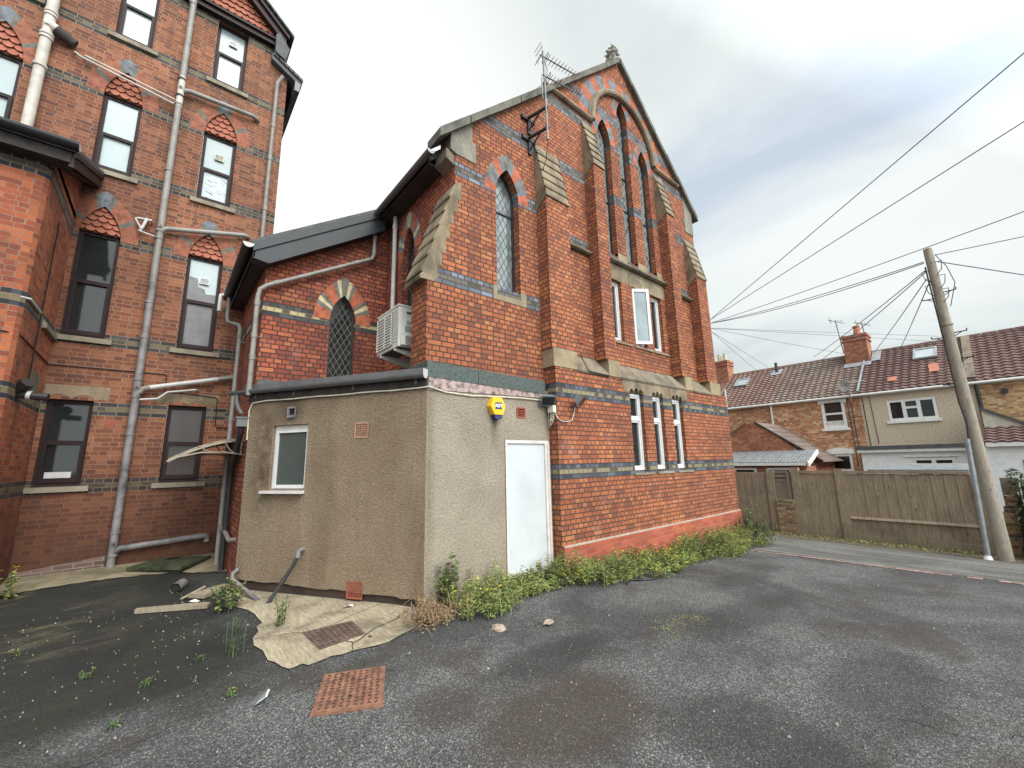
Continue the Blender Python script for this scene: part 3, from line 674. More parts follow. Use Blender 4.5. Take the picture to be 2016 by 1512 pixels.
def scallop(c, h, z):      # little three-lobed head cut into the lintel
    pts = [(c-h, z)]
    for k in range(3):
        uc = c-h+h*2*(k+.5)/3; r = h/3*1.0; top = .085 if k != 1 else .11
        pts += [(uc+r*math.cos(math.pi*(1-q/5)), z+.012+top*math.sin(math.pi*q/5)) for q in range(6)]
    pts += [(c+h, z)]
    return pts
def lower_front(mb):
    holes = [[(c-h, 1.37), (c-h, 2.955), (c+h, 2.955), (c+h, 1.37)] for c, h in LOW]
    for c, h in LOW: mb.fbox(fb_, c-h, c+h, 2.83, 2.96, -.215, -.14, 'void_black')
    mb.panel(fb_, [(4.78, .28), (11.05, .28), (11.05, 3.12), (8.99, 3.12), (8.99, 2.86), (6.59, 2.86), (6.59, 3.12), (4.78, 3.12)], [], 'brick_lower', 0, .2) if False else None
    # built as a sheet with the three openings, the lintel stands in front of its top
    mb.panel(fb_, [(4.78, .28), (11.05, .28), (11.05, 3.12), (4.78, 3.12)], holes, 'brick_lower', 0, .22)
    mb.face([(4.78, 4.6, -.8), (4.78, 4.9, -.8), (4.78, 4.9, 3.12), (4.78, 4.6, 3.12)], 'brick_lower')
    mb.face([(11.05, 4.6, -.8), (11.05, 5.6, -.8), (11.05, 5.6, 3.12), (11.05, 4.6, 3.12)], 'brick_lower')
one('lower_wall', lower_front, church)
def plinth(mb):
    mb.box(4.795, 11.085, 4.565, 4.66, -.9, .30, 'brick_plinth')
    mb.box(4.80, 11.08, 4.572, 4.62, .3005, .325, 'mortar_line')
one('plinth', plinth, church)
def lintel(mb):
    def bottom():
        pts = []
        for c, h in LOW: pts += scallop(c, h-.02, 2.83)
        return pts
    mb.fprism(fb_, [(6.59, 2.87)]+[(LOW[0][0]-LOW[0][1]-.02, 2.87)]+[p for i in range(3) for p in scallop(LOW[i][0], LOW[i][1], 2.84)]+[(8.99, 2.87), (8.99, 3.085), (6.59, 3.085)], -.1, .006, 'stone')
one('lintel', lintel, church)
# sloped weathering stones between the buttresses
def weathering(u0, u1, m):
    def fn(mb):
        mb.prism('x', [(4.585, 3.09), (4.575, 3.125), (4.845, 3.455), (4.9, 3.455), (4.9, 3.09)], u0, u1, m)
    return fn
for u0, u1, m in ((5.312, 6.188, 'stone_dark'), (6.532, 8.978, 'stone_dark'), (9.332, 10.206, 'stone_dark')):
    one('weathering', weathering(u0, u1, m), church)
def tie_joint(mb): mb.tube([(5.36, 4.57, 3.40), (5.47, 4.6, 3.33), (5.56, 4.575, 3.15), (5.62, 4.572, 3.12), (6.18, 4.566, 3.10)], .009, 'cable_black', 6)
one('cable', tie_joint, church)
# buttresses
def stepped(y0, z0, y1, z1, n, nose=.035):
    """weathered slope with drip nosings from the wall (y0,z0) down to the face (y1,z1)"""
    pts = []
    for i in range(n):
        ya, za = y0+(y1-y0)*i/n, z0+(z1-z0)*i/n; yb, zb = y0+(y1-y0)*(i+1)/n, z0+(z1-z0)*(i+1)/n
        pts += [(ya, za), (yb-nose*.75, zb+.015), (yb-nose*.75, zb-.02), (yb+.012, zb-.02)]
    return pts
def buttress(x0, x1, ztop, zcap, n, brickm='brick_plain', bx=None):
    def fn(mb):
        mb.box(x0, x1, YB, YW+.02, 3.42, zcap-.02, brickm)
    o = one('buttress', fn, church)
    def cap(mb):
        mb.prism('x', [(YW+.03, ztop)]+stepped(YW, ztop, YB, zcap, n)+[(YB+.01, zcap-.03), (YW+.03, zcap-.22)], x0-.012, x1+.012, 'stone')
    one('cap_stone', cap, o)
    def base(mb): mb.box((bx or (x0, x1))[0], (bx or (x0, x1))[1], YB-.012, YW, 3.115, 3.425, 'stone_clean')
    one('base_stone', base, o)
buttress(4.725, 5.295, 7.38, 6.20, 6, bx=(4.742, 5.318))
buttress(6.125, 6.465, 8.70, 7.52, 6, bx=(6.188, 6.532))
buttress(8.885, 9.235, 8.70, 7.52, 6, bx=(8.978, 9.332))
buttress(10.128, 10.635, 7.36, 6.20, 6, bx=(10.206, 10.735))
# side buttress at the left corner with its long weathered slope and stepped quoins
def corner_butt(mb):
    mb.prism('y', [(2.575, 2.75), (3.06, 2.75), (3.06, 4.12), (2.575, 4.12)], YW+.004, 5.30, 'brick_plain')
one('corner_buttress', corner_butt, church)
def corner_cap(mb):
    slope = []
    n = 6; xa, za, xb, zb = 3.03, 5.80, 2.50, 4.22
    for i in range(n):
        p0 = (xa+(xb-xa)*i/n, za+(zb-za)*i/n); p1 = (xa+(xb-xa)*(i+1)/n, za+(zb-za)*(i+1)/n)
        slope += [p0, (p1[0]-.02, p1[1]+.02), (p1[0]-.02, p1[1]-.02), (p1[0]+.012, p1[1]-.015)]
    right = [(2.735, 4.10), (2.735, 4.36), (2.805, 4.36), (2.805, 4.565), (2.86, 4.565), (2.86, 4.82), (2.925, 4.82), (2.925, 5.085), (2.995, 5.085), (2.995, 5.30), (3.066, 5.30), (3.066, 5.53), (3.130, 5.53), (3.130, 5.82)]
    mb.prism('y', slope+[(2.455, 4.14), (2.47, 4.095)]+right, YW-.006, 5.32, 'stone')
one('quoin_stone', corner_cap, church)
# kneelers, corner blocks
def kneel_l(mb):
    mb.prism('y', [(3.025, 6.29), (3.405, 6.29), (3.395, 6.63), (3.33, 6.66), (3.33, rake_l(3.33, .10)), (2.93, rake_l(2.93, .10)), (2.93, 6.34)], YW-.015, 5.15, 'stone_grey')
    mb.prism('y', [(2.87, 6.18), (3.03, 6.10), (3.03, 6.30), (2.87, 6.34)], YW+.02, 5.2, 'stone_dark')
one('kneeler', kneel_l, church)
def kneel_r(mb):
    mb.prism('y', [(10.30, 7.62), (10.73, 7.62), (10.73, rake_r(10.73, .10)), (10.32, rake_r(10.32, .10)), (10.32, 8.0), (10.25, 8.0)], YW-.015, 5.15, 'stone_grey')
one('kneeler', kneel_r, church)
def coping(mb):
    rr = random.Random(2)
    def run(xa, xb, fn_, n):
        for i in range(n):
            a = xa+(xb-xa)*i/n; b = xa+(xb-xa)*(i+1)/n; g = .006 if a < b else -.006
            t = .0+rr.uniform(-.006, .006); o = rr.uniform(-.01, .01)
            mb.prism('y', [(a+g, fn_(a+g, .15)), (b-g, fn_(b-g, .15)), (b-g, fn_(b-g, -t)), (a+g, fn_(a+g, -t))], 4.75+o, 5.16, 'coping_stone')
    run(2.70, APX-.02, rake_l, 9); run(10.93, APX+.02, rake_r, 7)
one('coping', coping, church)
def finial(mb):
    x, y, z = APX-.06, 4.92, APZ
    prof = [(.17, -.10), (.20, .02), (.13, .10), (.12, .16), (.17, .20), (.24, .25), (.22, .30), (.13, .33), (.15, .38), (.20, .44), (.17, .50), (.09, .53), (.05, .57), (.03, .60)]
    n = 10; rings = []
    for r, dz in prof:
        rings.append(len(mb.v))
        for q in range(n):
            a = 2*math.pi*q/n; lob = 1+.16*math.cos(4*a)*(1 if dz > .15 else .3)
            mb.v.append(Vector((x+.62*r*lob*math.cos(a), y+.62*r*lob*math.sin(a), z+dz*.62)))
    k = mb.mi('stone_pale')
    for a, b in zip(rings, rings[1:]):
        for q in range(n): mb.f.append((a+q, a+(q+1) % n, b+(q+1) % n, b+q)); mb.m.append(k)
    for q in range(4):                      # crockets on the shoulders
        a = math.pi/4+q*math.pi/2
        for dz, rr_ in ((.22, .25), (.45, .20), (.02, .22)):
            c = Vector((x+.62*rr_*math.cos(a), y+.62*rr_*math.sin(a), z+dz*.62)); s = .042
            vs_ = [c+Vector(d)*s for d in ((1, 0, 0), (-1, 0, 0), (0, 1, 0), (0, -1, 0), (0, 0, 1.2), (0, 0, -1))]
            i = len(mb.v); mb.v += vs_
            for t in ((0, 2, 4), (2, 1, 4), (1, 3, 4), (3, 0, 4), (2, 0, 5), (1, 2, 5), (3, 1, 5), (0, 3, 5)): mb.f.append(tuple(i+j for j in t)); mb.m.append(k)
    mb.tube([(x, y, z+.35), (x, y, z+.50)], .012, 'aerial_metal', 6)
one('finial', finial, church)
# hood mould over the triple lancet and its polychrome voussoirs
HC, HH, HS, HA = 7.66, 1.20, 8.86, 10.12
def hood(mb):
    pts = []
    n = 22
    for i in range(n+1):
        a = math.pi*(1-i/n); pts.append((HC+HH*math.cos(a), 4.80, HS+(HA-HS)*math.sin(a)))
    mb.tube(pts, .065, 'stone', 8)
    mb.tube([(p[0]+(p[0]-HC)*.045, 4.83, HS+(p[2]-HS)*1.045) for p in pts], .03, 'stone_grey', 6)
one('hood_mould', hood, church, smooth=True)
def hood_vous(mb):
    n = 17
    for i in range(n):
        a0, a1 = math.pi*(1-i/n), math.pi*(1-(i+1)/n); c = VB if i % 2 == 1 else VR
        def pt(a, k, t): return (HC+(HH+.08+t)*math.cos(a), HS+(HA-HS+.08+t)*math.sin(a))
        am = (a0+a1)/2
        mb.fprism(fw_, [pt(a0, 0, 0), pt(am, 0, 0), pt(a1, 0, 0), pt(a1, 0, .32), pt(am, 0, .32), pt(a0, 0, .32)], -.01, .004, c)
one('arch_bricks', hood_vous, church)
def string_course(mb):
    mb.prism('x', [(4.86, 8.81), (4.80, 8.81), (4.765, 8.84), (4.765, 8.875), (4.81, 8.90), (4.86, 8.92)], xa, xb, 'stone')
for xa, xb in ((5.02, 6.47), (8.95, 10.05)): one('string_course', string_course, church)
def sill_band(mb):
    mb.prism('x', [(4.86, 5.66), (4.79, 5.66), (4.745, 5.69), (4.745, 5.725), (4.79, 5.76), (4.86, 5.78)], 6.47, 8.88, 'stone_dark')
one('string_course', sill_band, church)
for xa, xb in ((5.30, 6.12), (9.24, 10.12)): one('string_course', lambda mb: mb.prism('x', [(4.86, 5.56), (4.79, 5.56), (4.75, 5.585), (4.75, 5.61), (4.86, 5.66)], xa, xb, 'stone_dark'), church)
def upper_lintel(mb): mb.fbox(fw_, 6.47, 8.88, 5.302, 5.655, -.1, .005, 'stone')
one('lintel', upper_lintel, church)
def lan_quoins(mb):
    edges = [6.47, 6.665, 7.115, 7.45, 7.86, 8.205, 8.635, 8.88]
    for a, b in ((edges[2], edges[3]), (edges[4], edges[5]), (edges[6], edges[7])): mb.fbox(fw_, a, b, 5.80, 5.965, -.1, .005, 'stone_clean')
    for c, h, v0, *_ in LAN: mb.prism('x', [(4.855, 5.78), (4.80, 5.78), (5.04, 5.93), (5.06, 5.78)], c-h+.002, c+h-.002, 'stone')
one('quoin_stone', lan_quoins, church)

def lancet(fr, c, h, v0, vs, va, depth, gm, cols, t, name='lancet_window', parent=church, fr_m='black_plastic', sill=None, fth=.035, bars=()):
    w = MB(); inn = arch_hole(c, h, v0, vs, va, 8); inner = arch_hole(c, h-fth, v0+fth, vs, va-fth*1.3, 8)
    w.panel(fr, inn, [inner], fr_m, -depth+.03, .03)
    for z in bars: w.fbox(fr, c-h+fth, c+h-fth, z-.012, z+.012, -depth, -depth+.022, fr_m)
    o = w.build(name, parent)
    p = MB(); p.fprism(fr, arch_hole(c, h-.004, v0+.004, vs, va-.006, 8), -depth-.02, -depth, gm); p.build('pane', o)
    if cols:
        a = MB(); voussoirs(a, fr, c, h, vs, va, t, cols); a.build('arch_bricks', o)
    if sill:
        s = MB(); sill(s); s.build('sill', o)
    return o
def sill_left(mb):
    mb.fbox(fw_, 3.725, 3.80, 4.10, 4.33, -.05, .006, 'stone_clean'); mb.fbox(fw_, 4.29, 4.41, 4.10, 4.33, -.05, .006, 'stone_clean')
    mb.prism('x', [(4.843, 4.10), (4.843, 4.19), (5.03, 4.315), (5.06, 4.10)], 3.801, 4.289, 'stone_clean')
V11 = [VR, VR, VB, VG, VB, VR, VR, VB, VG, VG, VB, VR, VR, VB, VG, VB, VR, VR]
lancet(fw_, 4.045, .245, 4.31, 5.98, 6.50, .17, 'leaded_grey', V11, .23, sill=sill_left, bars=(5.75,))
for i, (c, h, v0, vs, va) in enumerate(LAN):
    lancet(fw_, c, h, v0, vs, va, .15, 'leaded_high', V11, .20, bars=((7.25, 8.1) if i == 1 else (7.2,)))
def casement(fr, c, h, v0, v1, depth, parent, transom=None, gm='glass_dark', open_=0, sill=None, note=None):
    w = MB(); t = .05
    holes = [[(c-h+t, v0+t), (c-h+t, v1-t), (c+h-t, v1-t), (c+h-t, v0+t)]] if not transom else [
        [(c-h+t, v0+t), (c-h+t, transom-.03), (c+h-t, transom-.03), (c+h-t, v0+t)], [(c-h+t, transom+.03), (c-h+t, v1-t), (c+h-t, v1-t), (c+h-t, transom+.03)]]
    w.panel(fr, [(c-h, v0), (c+h, v0), (c+h, v1), (c-h, v1)], holes, 'white_pvc', -depth+.05, .06)
    # inner sash bead
    for hh in holes:
        us = [p[0] for p in hh]; zs = [p[1] for p in hh]; a, b, z0, z1 = min(us), max(us), min(zs), max(zs)
        if open_ and not transom: continue
        w.panel(fr, [(a, z0), (b, z0), (b, z1), (a, z1)], [[(a+.035, z0+.035), (b-.035, z0+.035), (b-.035, z1-.035), (a+.035, z1-.035)]], 'white_pvc', -depth+.036, .04)
    o = w.build('casement_window', parent)
    p = MB()
    for hh in holes:
        us = [q[0] for q in hh]; zs = [q[1] for q in hh]
        p.fbox(fr, min(us)+.001, max(us)-.001, min(zs)+.001, max(zs)-.001, -depth-.02, -depth, gm if not open_ else 'void_black')
    p.build('pane', o)
    if open_:
        # sash swung outwards on its left hinge
        a = R(open_); u = fr.u*math.cos(a)+fr.n*math.sin(a); n = fr.n*math.cos(a)-fr.u*math.sin(a)
        sf = F(fr.p(c-h+.03, 0, -depth+.07), u, n); wd = 2*h-.02
        s = MB(); s.panel(sf, [(0, v0+.03), (wd, v0+.03), (wd, v1-.02), (0, v1-.02)], [[(.065, v0+.10), (wd-.065, v0+.10), (wd-.065, v1-.09), (.065, v1-.09)]], 'white_pvc', .025, .05)
        for a0, a1, z0, z1 in ((0, wd, v0+.03, v0+.1), (0, wd, v1-.09, v1-.02), (0, .065, v0+.1, v1-.09), (wd-.065, wd, v0+.1, v1-.09)): s.fbox(sf, a0, a1, z0, z1, -.025, .024, 'white_pvc')
        so = s.build('open_sash', o)
        q = MB(); q.fbox(sf, .066, wd-.066, v0+.101, v1-.091, -.008, .008, 'casement_glass'); q.build('pane', so) if False else None
        q.build('pane', o)
    if sill:
        s = MB(); sill(s); s.build('sill', o)
    return o
for c, h in LOW:
    def sl(mb, c=c, h=h):
        mb.prism('x', [(4.80, 1.30), (4.575, 1.30), (4.575, 1.335), (4.80, 1.385)], c-h-.01, c+h+.19, 'sill_stone')
    casement(fb_, c, h-.003, 1.385, 2.858, .13, church, transom=2.36, sill=sl)
for i, (c, h) in enumerate(UPW):
    def sl(mb, c=c, h=h): mb.prism('x', [(5.0, 3.915), (4.82, 3.915), (4.82, 3.95), (5.0, 3.985)], c-h-.05, c+h+.22, 'sill_stone')
    casement(fw_, c, h-.003, 3.987, 5.298, .13, church, open_=(34 if i == 1 else 0), sill=sl)
def small_grille(mb, fr, u0, u1, v0, v1, m, rows=6, cols=1, out=.012):
    mb.panel(fr, [(u0, v0), (u1, v0), (u1, v1), (u0, v1)], [[(u0+.02, v0+.02), (u0+.02, v1-.02), (u1-.02, v1-.02), (u1-.02, v0+.02)]], m, out, .03)
    mb.fbox(fr, u0+.019, u1-.019, v0+.019, v1-.019, -.03, -.012, 'void_black')
    for i in range(rows+1):
        z = v0+.02+(v1-v0-.04)*i/rows; mb.fbox(fr, u0+.019, u1-.019, z-.0048, z+.0048, -.012, out-.004, m)
    for j in range(1, cols):
        u = u0+.02+(u1-u0-.04)*j/cols; mb.fbox(fr, u-.0042, u+.0042, v0+.019, v1-.019, -.012, out-.006, m)
one('airbrick', lambda mb: small_grille(mb, fw_, 5.69, 5.87, 3.72, 3.88, 'airbrick_red', 7), church)

# nave side wall, roof, far walls
def nave_walls(mb):
    fl = left(3.03)
    mb.panel(fl, [(4.86, 2.4), (9.88, 2.4), (9.88, 6.55), (4.86, 6.55)], [arch_hole(6.42, .235, 4.0, 5.28, 5.82)], 'brick_wing', 0, .2)
    mb.face([(3.03, 9.88, -.3), (3.03, 24, -.3), (3.03, 24, 6.55), (3.03, 9.88, 6.55)], 'brick_wing')
    mb.face([(10.72, 4.86, -.9), (10.72, 24, -.9), (10.72, 24, 8.2), (10.72, 4.86, 8.2)], 'brick_plain')
    mb.face([(3.03, 24, -.9), (10.72, 24, -.9), (10.72, 24, 8.2), (APX, 24, APZ-.2), (3.03, 24, 6.6)], 'brick_plain')
one('nave_wall', nave_walls, church)
lancet(left(3.03), 6.42, .235, 4.0, 5.28, 5.82, .15, 'leaded_dark', [VR, VR, VB, VC, VB, VR, VR, VB, VC, VC, VB, VR, VR, VB, VC, VB, VR, VR], .24)
def nave_roof(mb):
    t = .10
    xl, xr = 2.74, 10.98
    mb.prism('y', [(xl, rake_l(xl, .22)), (APX, APZ-.22), (APX, APZ-.22-t*1.3), (xl, rake_l(xl, .22)-t*1.3)], 5.155, 24.2, 'slate')
    mb.prism('y', [(xr, rake_r(xr, .22)), (APX, APZ-.22), (APX, APZ-.22-t*1.3), (xr, rake_r(xr, .22)-t*1.3)], 5.155, 24.2, 'slate')
    mb.box(2.76, 3.03, 5.2, 24, 6.20, 6.235, 'fascia_dark')
roof = one('roof', nave_roof, church)
def nave_gutter(mb):
    n = 8; k = mb.mi('gutter_grey'); prev = None
    for y in (5.02, 24.0):
        i = len(mb.v); mb.v += [Vector((2.69+.062*math.cos(math.pi+math.pi*q/n), y, 6.30+.062*math.sin(math.pi+math.pi*q/n))) for q in range(n+1)]
        if prev is not None:
            for q in range(n): mb.f.append((prev+q, prev+q+1, i+q+1, i+q)); mb.m.append(k)
        prev = i
    mb.prism('y', [(2.628, 6.30)]+[(2.69+.062*math.cos(math.pi+math.pi*q/n), 6.30+.062*math.sin(math.pi+math.pi*q/n)) for q in range(1, n)]+[(2.752, 6.30)], 5.005, 5.02, 'pipe_white')
    mb.box(2.74, 2.76, 5.2, 24, 6.20, 6.36, 'fascia_dark')
one('gutter', nave_gutter, church)

# wing: low range whose end wall faces the camera behind the outhouse
fwi = front(7.33)
def wing_z(x): return 5.04+.672*(x-.80)
def wing_wall(mb):
    mb.panel(fwi, [(1.0, -.3), (3.03, -.3), (3.03, wing_z(3.03)-.1), (1.0, wing_z(1.0)-.1)], [arch_hole(2.245, .225, 3.02, 4.10, 4.60)], 'brick_wing', 0, .2)
    mb.face([(1.0, 7.33, -.3), (1.0, 9.9, -.3), (1.0, 9.9, 5.05), (1.0, 7.33, 5.05)], 'brick_wing')
one('wing_wall', wing_wall, church)
lancet(fwi, 2.245, .225, 3.02, 4.10, 4.60, .11, 'leaded_dark', [VR, VR, VR, VG, VC, VG, VR, VR, VR, VG, VC, VG, VG, VC, VG, VR, VR, VR, VG, VC, VG, VR, VR, VR], .27)
def wing_roof(mb):
    mb.prism('y', [(.74, wing_z(.74)), (3.02, wing_z(3.02)), (3.02, wing_z(3.02)+.07), (.74, wing_z(.74)+.07)], 7.08, 9.89, 'slate')
    mb.face([(.78, 7.12, 4.80), (1.0, 7.12, 4.80), (1.0, 9.88, 4.80), (.78, 9.88, 4.80)], 'fascia_black')
one('wing_roof', wing_roof, church)
def barge(mb):
    # boxed black bargeboard with a flat return foot
    mb.prism('y', [(.78, wing_z(.78)-.24), (1.0, wing_z(1.0)-.42), (2.86, wing_z(2.86)-.42), (2.86, wing_z(2.86)-.01), (.78, wing_z(.78)-.01)], 7.10, 7.325, 'fascia_black')
    mb.prism('y', [(.77, wing_z(.77)-.13), (2.86, wing_z(2.86)-.13), (2.86, wing_z(2.86)+.02), (.77, wing_z(.77)+.02)], 7.075, 7.098, 'fascia_black')
    mb.prism('y', [(1.0, wing_z(1.0)-.425), (2.86, wing_z(2.86)-.425), (2.86, wing_z(2.86)-.395), (1.0, wing_z(1.0)-.395)], 7.085, 7.0995, 'fascia_black')
one('bargeboard', barge, church)
def wing_gutter(mb):
    n = 8; r = .075; prev = None; k = mb.mi('fascia_black'); cx, cz = .70, 4.99
    for y in (7.06, 9.80):
        i = len(mb.v); mb.v += [Vector((cx+r*math.cos(math.pi+math.pi*q/n), y, cz+r*math.sin(math.pi+math.pi*q/n))) for q in range(n+1)]
        if prev is not None:
            for q in range(n): mb.f.append((prev+q, prev+q+1, i+q+1, i+q)); mb.m.append(k)
        prev = i
    mb.prism('y', [(cx+r*math.cos(math.pi+math.pi*q/n), cz+r*math.sin(math.pi+math.pi*q/n)) for q in range(n+1)], 7.045, 7.06, 'pipe_white')
    mb.box(.775, .80, 7.1, 9.85, 4.80, 5.05, 'fascia_black')
one('gutter', wing_gutter, church)
def pipe_with_collars(mb, pts, r, m, collars=(), cm=None, clip=None, seg=10):
    mb.tube(pts, r, m, seg)
    for p, d in collars:
        p = Vector(p); d = Vector(d).normalized(); mb.tube([p-d*.045, p+d*.045], r*1.22, cm or m, seg)
    for p, q in (clip or ()): mb.tube([p, q], r*.32, cm or m, 6)
def wing_pipe(mb):
    pipe_with_collars(mb, [(2.74, 7.20, 6.28), (2.80, 7.20, 6.20), (2.80, 7.2, 6.10), (2.71, 7.22, 5.93), (2.71, 7.22, 5.50), (2.67, 7.22, 5.40), (1.02, 7.24, 4.44), (.93, 7.24, 4.35), (.91, 7.24, 4.22), (.91, 7.24, 2.66)], .036, 'pipe_grey',
        [((2.71, 7.22, 5.85), (0, 0, 1)), ((2.71, 7.22, 5.55), (0, 0, 1)), ((2.40, 7.225, 5.243), (-1, 0, -.58)), ((1.15, 7.238, 4.515), (-1, 0, -.58)), ((.91, 7.24, 4.12), (0, 0, 1)), ((.91, 7.24, 3.6), (0, 0, 1)), ((.91, 7.24, 3.25), (0, 0, 1))],
        clip=[((.91, 7.24, 3.6), (1.0, 7.34, 3.6)), ((.91, 7.24, 3.25), (1.0, 7.34, 3.25))])
one('downpipe', wing_pipe, church, smooth=True)
def nave_pipe(mb):
    pipe_with_collars(mb, [(2.96, 6.87, 6.24), (2.96, 6.87, 4.30)], .040, 'pipe_white', [((2.96, 6.87, 6.0), (0, 0, 1))])
one('downpipe', nave_pipe, church, smooth=True)
def alley_pipe(mb):
    pipe_with_collars(mb, [(.72, 9.55, 4.92), (.72, 9.55, 4.50), (.74, 9.5, 4.40), (.88, 9.05, 4.24), (.90, 8.98, 4.15), (.90, 8.98, -.05)], .038, 'pipe_grey',
        [((.90, 8.98, 2.45), (0, 0, 1)), ((.90, 8.98, 4.05), (0, 0, 1)), ((.90, 8.98, 1.2), (0, 0, 1))], clip=[((.90, 8.98, 2.45), (1.0, 8.98, 2.45)), ((.9, 8.98, 3.9), (1.0, 8.98, 3.9))])
    mb.tube([(.66, 9.6, 4.98), (.58, 9.6, 4.95), (.58, 9.6, 4.62)], .036, 'pipe_white', 8)
    mb.tube([(.9, 8.98, .62), (.93, 8.4, .55), (.93, 7.95, .50), (1.02, 7.80, .52)], .034, 'pipe_grey', 8)
one('downpipe', alley_pipe, church, smooth=True)

# ================================================================== OUTHOUSE
out = thing('outhouse', 'low flat-roofed outhouse in brown pebbledash with a plain white door, built against the church', 'outhouse', (2.6, 5.4, -.13))
BU = Vector((-0.52851354, 0.84892487, 0)); BN = Vector((-0.84892487, -0.52851354, 0))
fo = F((2.57, 4.79, 0), BU, BN); ff = front(4.79)
SW0, SW1 = 1.902, 2.545
def out_wall(mb):
    rr = random.Random(4)
    low = [(3.03-.105*i, .055+rr.uniform(-.012, .014)-.06*(i/28)) for i in range(1, 28)]
    poly = [(0, 2.64), (3.03, 2.64), (3.03, .06)]+low+[(0, -.01)]
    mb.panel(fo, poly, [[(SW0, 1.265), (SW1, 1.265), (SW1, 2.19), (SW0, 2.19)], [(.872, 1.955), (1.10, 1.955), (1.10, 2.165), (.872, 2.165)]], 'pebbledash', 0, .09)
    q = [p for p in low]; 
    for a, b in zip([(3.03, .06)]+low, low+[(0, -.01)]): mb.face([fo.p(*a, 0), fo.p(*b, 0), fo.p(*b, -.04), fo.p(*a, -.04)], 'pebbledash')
one('wall', out_wall, out)
def out_base(mb): mb.fbox(fo, 0.0, 3.03, -.4, .2, -.2, -.035, 'base_brick')
brick('base_brick', [(.07, .045, .035), (.05, .035, .03), (.09, .05, .038)], (.06, .05, .04), [], row=.075, grime=.5, squash=1, offset=.5, width=.225)
one('base_wall', out_base, out)
def out_front(mb):
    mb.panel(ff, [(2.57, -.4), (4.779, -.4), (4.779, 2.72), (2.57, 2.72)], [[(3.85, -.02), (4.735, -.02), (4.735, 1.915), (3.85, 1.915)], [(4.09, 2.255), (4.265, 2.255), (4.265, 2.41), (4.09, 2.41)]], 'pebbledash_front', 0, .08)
    # ragged corner bead
one('wall', out_front, out)
def out_roof(mb):
    p0, p1 = fo.p(0, 0), fo.p(3.10, 0)
    mb.prism('z', [(p0.x, p0.y), (p1.x, p1.y), (1.02, 7.325), (3.02, 7.325), (3.02, 4.86), (2.58, 4.80)], 2.70, 2.755, 'roof_felt')
    mb.fbox(fwi, 1.02, 2.0, 2.755, 2.93, .002, .03, 'roof_felt')
one('roof', out_roof, out)
def roof_edge(mb):
    mb.fbox(fo, -.015, 3.15, 2.735, 2.835, -.06, .03, 'gutter_grey')
    mb.fbox(fo, -.005, 3.06, 2.57, 2.734, -.02, .022, 'fascia_dark')
one('fascia', roof_edge, out)
def out_gutter(mb):
    n = 8; r = .056; k = mb.mi('gutter_grey'); prev = None
    def pt(s, a, rr=r): return fo.p(s, 2.735+rr*math.sin(a), .085+rr*math.cos(a))
    for s in (-.02, 3.36):
        i = len(mb.v); mb.v += [pt(s, math.pi+math.pi*q/n) for q in range(n+1)]
        if prev is not None:
            for q in range(n): mb.f.append((prev+q, prev+q+1, i+q+1, i+q)); mb.m.append(k)
        prev = i
    mb.face([pt(3.36, math.pi+math.pi*q/n) for q in range(n+1)], 'gutter_grey')
    for s in (.14, 1.13, 2.17, 2.9, 3.1):
        ring = [pt(s, math.pi+math.pi*q/n, r+.006) for q in range(n+1)]; ring2 = [pt(s+.03, math.pi+math.pi*q/n, r+.006) for q in range(n+1)]
        for q in range(n): mb.face([ring[q], ring[q+1], ring2[q+1], ring2[q]], 'gutter_grey')
        mb.fbox(fo, s, s+.03, 2.62, 2.74, .023, .03, 'gutter_grey')
    mb.face([pt(-.022, math.pi+math.pi*q/n, r+.004) for q in range(n+1)]+[fo.p(-.022, 2.80, .03+.11), fo.p(-.022, 2.80, .03)], 'pipe_white')
one('gutter', out_gutter, out)
def flashing(mb):
    mb.fprism(ff, [(2.56, 2.715), (3.37, 2.695), (3.37, 2.905), (2.56, 2.935)], -.05, .018, 'felt_flashing')
    mb.fprism(ff, [(3.375, 2.695), (4.70, 2.665), (4.70, 2.875), (3.375, 2.905)], -.05, .022, 'felt_flashing')
    mb.fbox(left(2.575), 4.86, 5.30, 2.755, 2.93, .004, .016, 'felt_flashing')
one('flashing', flashing, out)
one('rotten_board', lambda mb: mb.fprism(ff, [(2.585, 2.545), (4.68, 2.60), (4.68, 2.664), (3.37, 2.694), (2.585, 2.714)], -.02, .012, 'fascia_rot'), out)
# door
def door_frame(mb):
    mb.panel(ff, [(3.852, 0.0), (4.733, 0.0), (4.733, 1.913), (3.852, 1.913)], [[(3.885, .02), (3.885, 1.865), (4.655, 1.865), (4.655, .02)]], 'frame_white_dirty', .012, .06)
    mb.fbox(ff, 4.70, 4.733, .0, 1.90, .013, .03, 'frame_white_dirty')
df = one('door_frame', door_frame, out)
one('door', lambda mb: (mb.fbox(ff, 3.886, 4.654, .07, 1.864, -.04, -.012, 'door_white'), mb.fbox(ff, 3.886, 4.654, .02, .069, -.03, .012, 'white_pvc')), df)
one('threshold', lambda mb: mb.fbox(ff, 3.83, 4.74, -.14, -.001, -.08, .05, 'fascia_dark'), df)
def out_window(mb):
    t = .05
    mb.panel(fo, [(SW0+.002, 1.275), (SW1-.002, 1.275), (SW1-.002, 2.188), (SW0+.002, 2.188)], [[(SW0+.04, 1.335), (SW0+.04, 2.085), (SW1-.07, 2.085), (SW1-.07, 1.335)]], 'frame_white_dirty', -.045, .05)
    mb.panel(fo, [(SW0+.02, 1.295), (SW1-.04, 1.295), (SW1-.04, 2.11), (SW0+.02, 2.11)], [[(SW0+.045, 1.34), (SW0+.045, 2.08), (SW1-.075, 2.08), (SW1-.075, 1.34)]], 'white_pvc', -.03, .03)
wo = one('window', out_window, out)
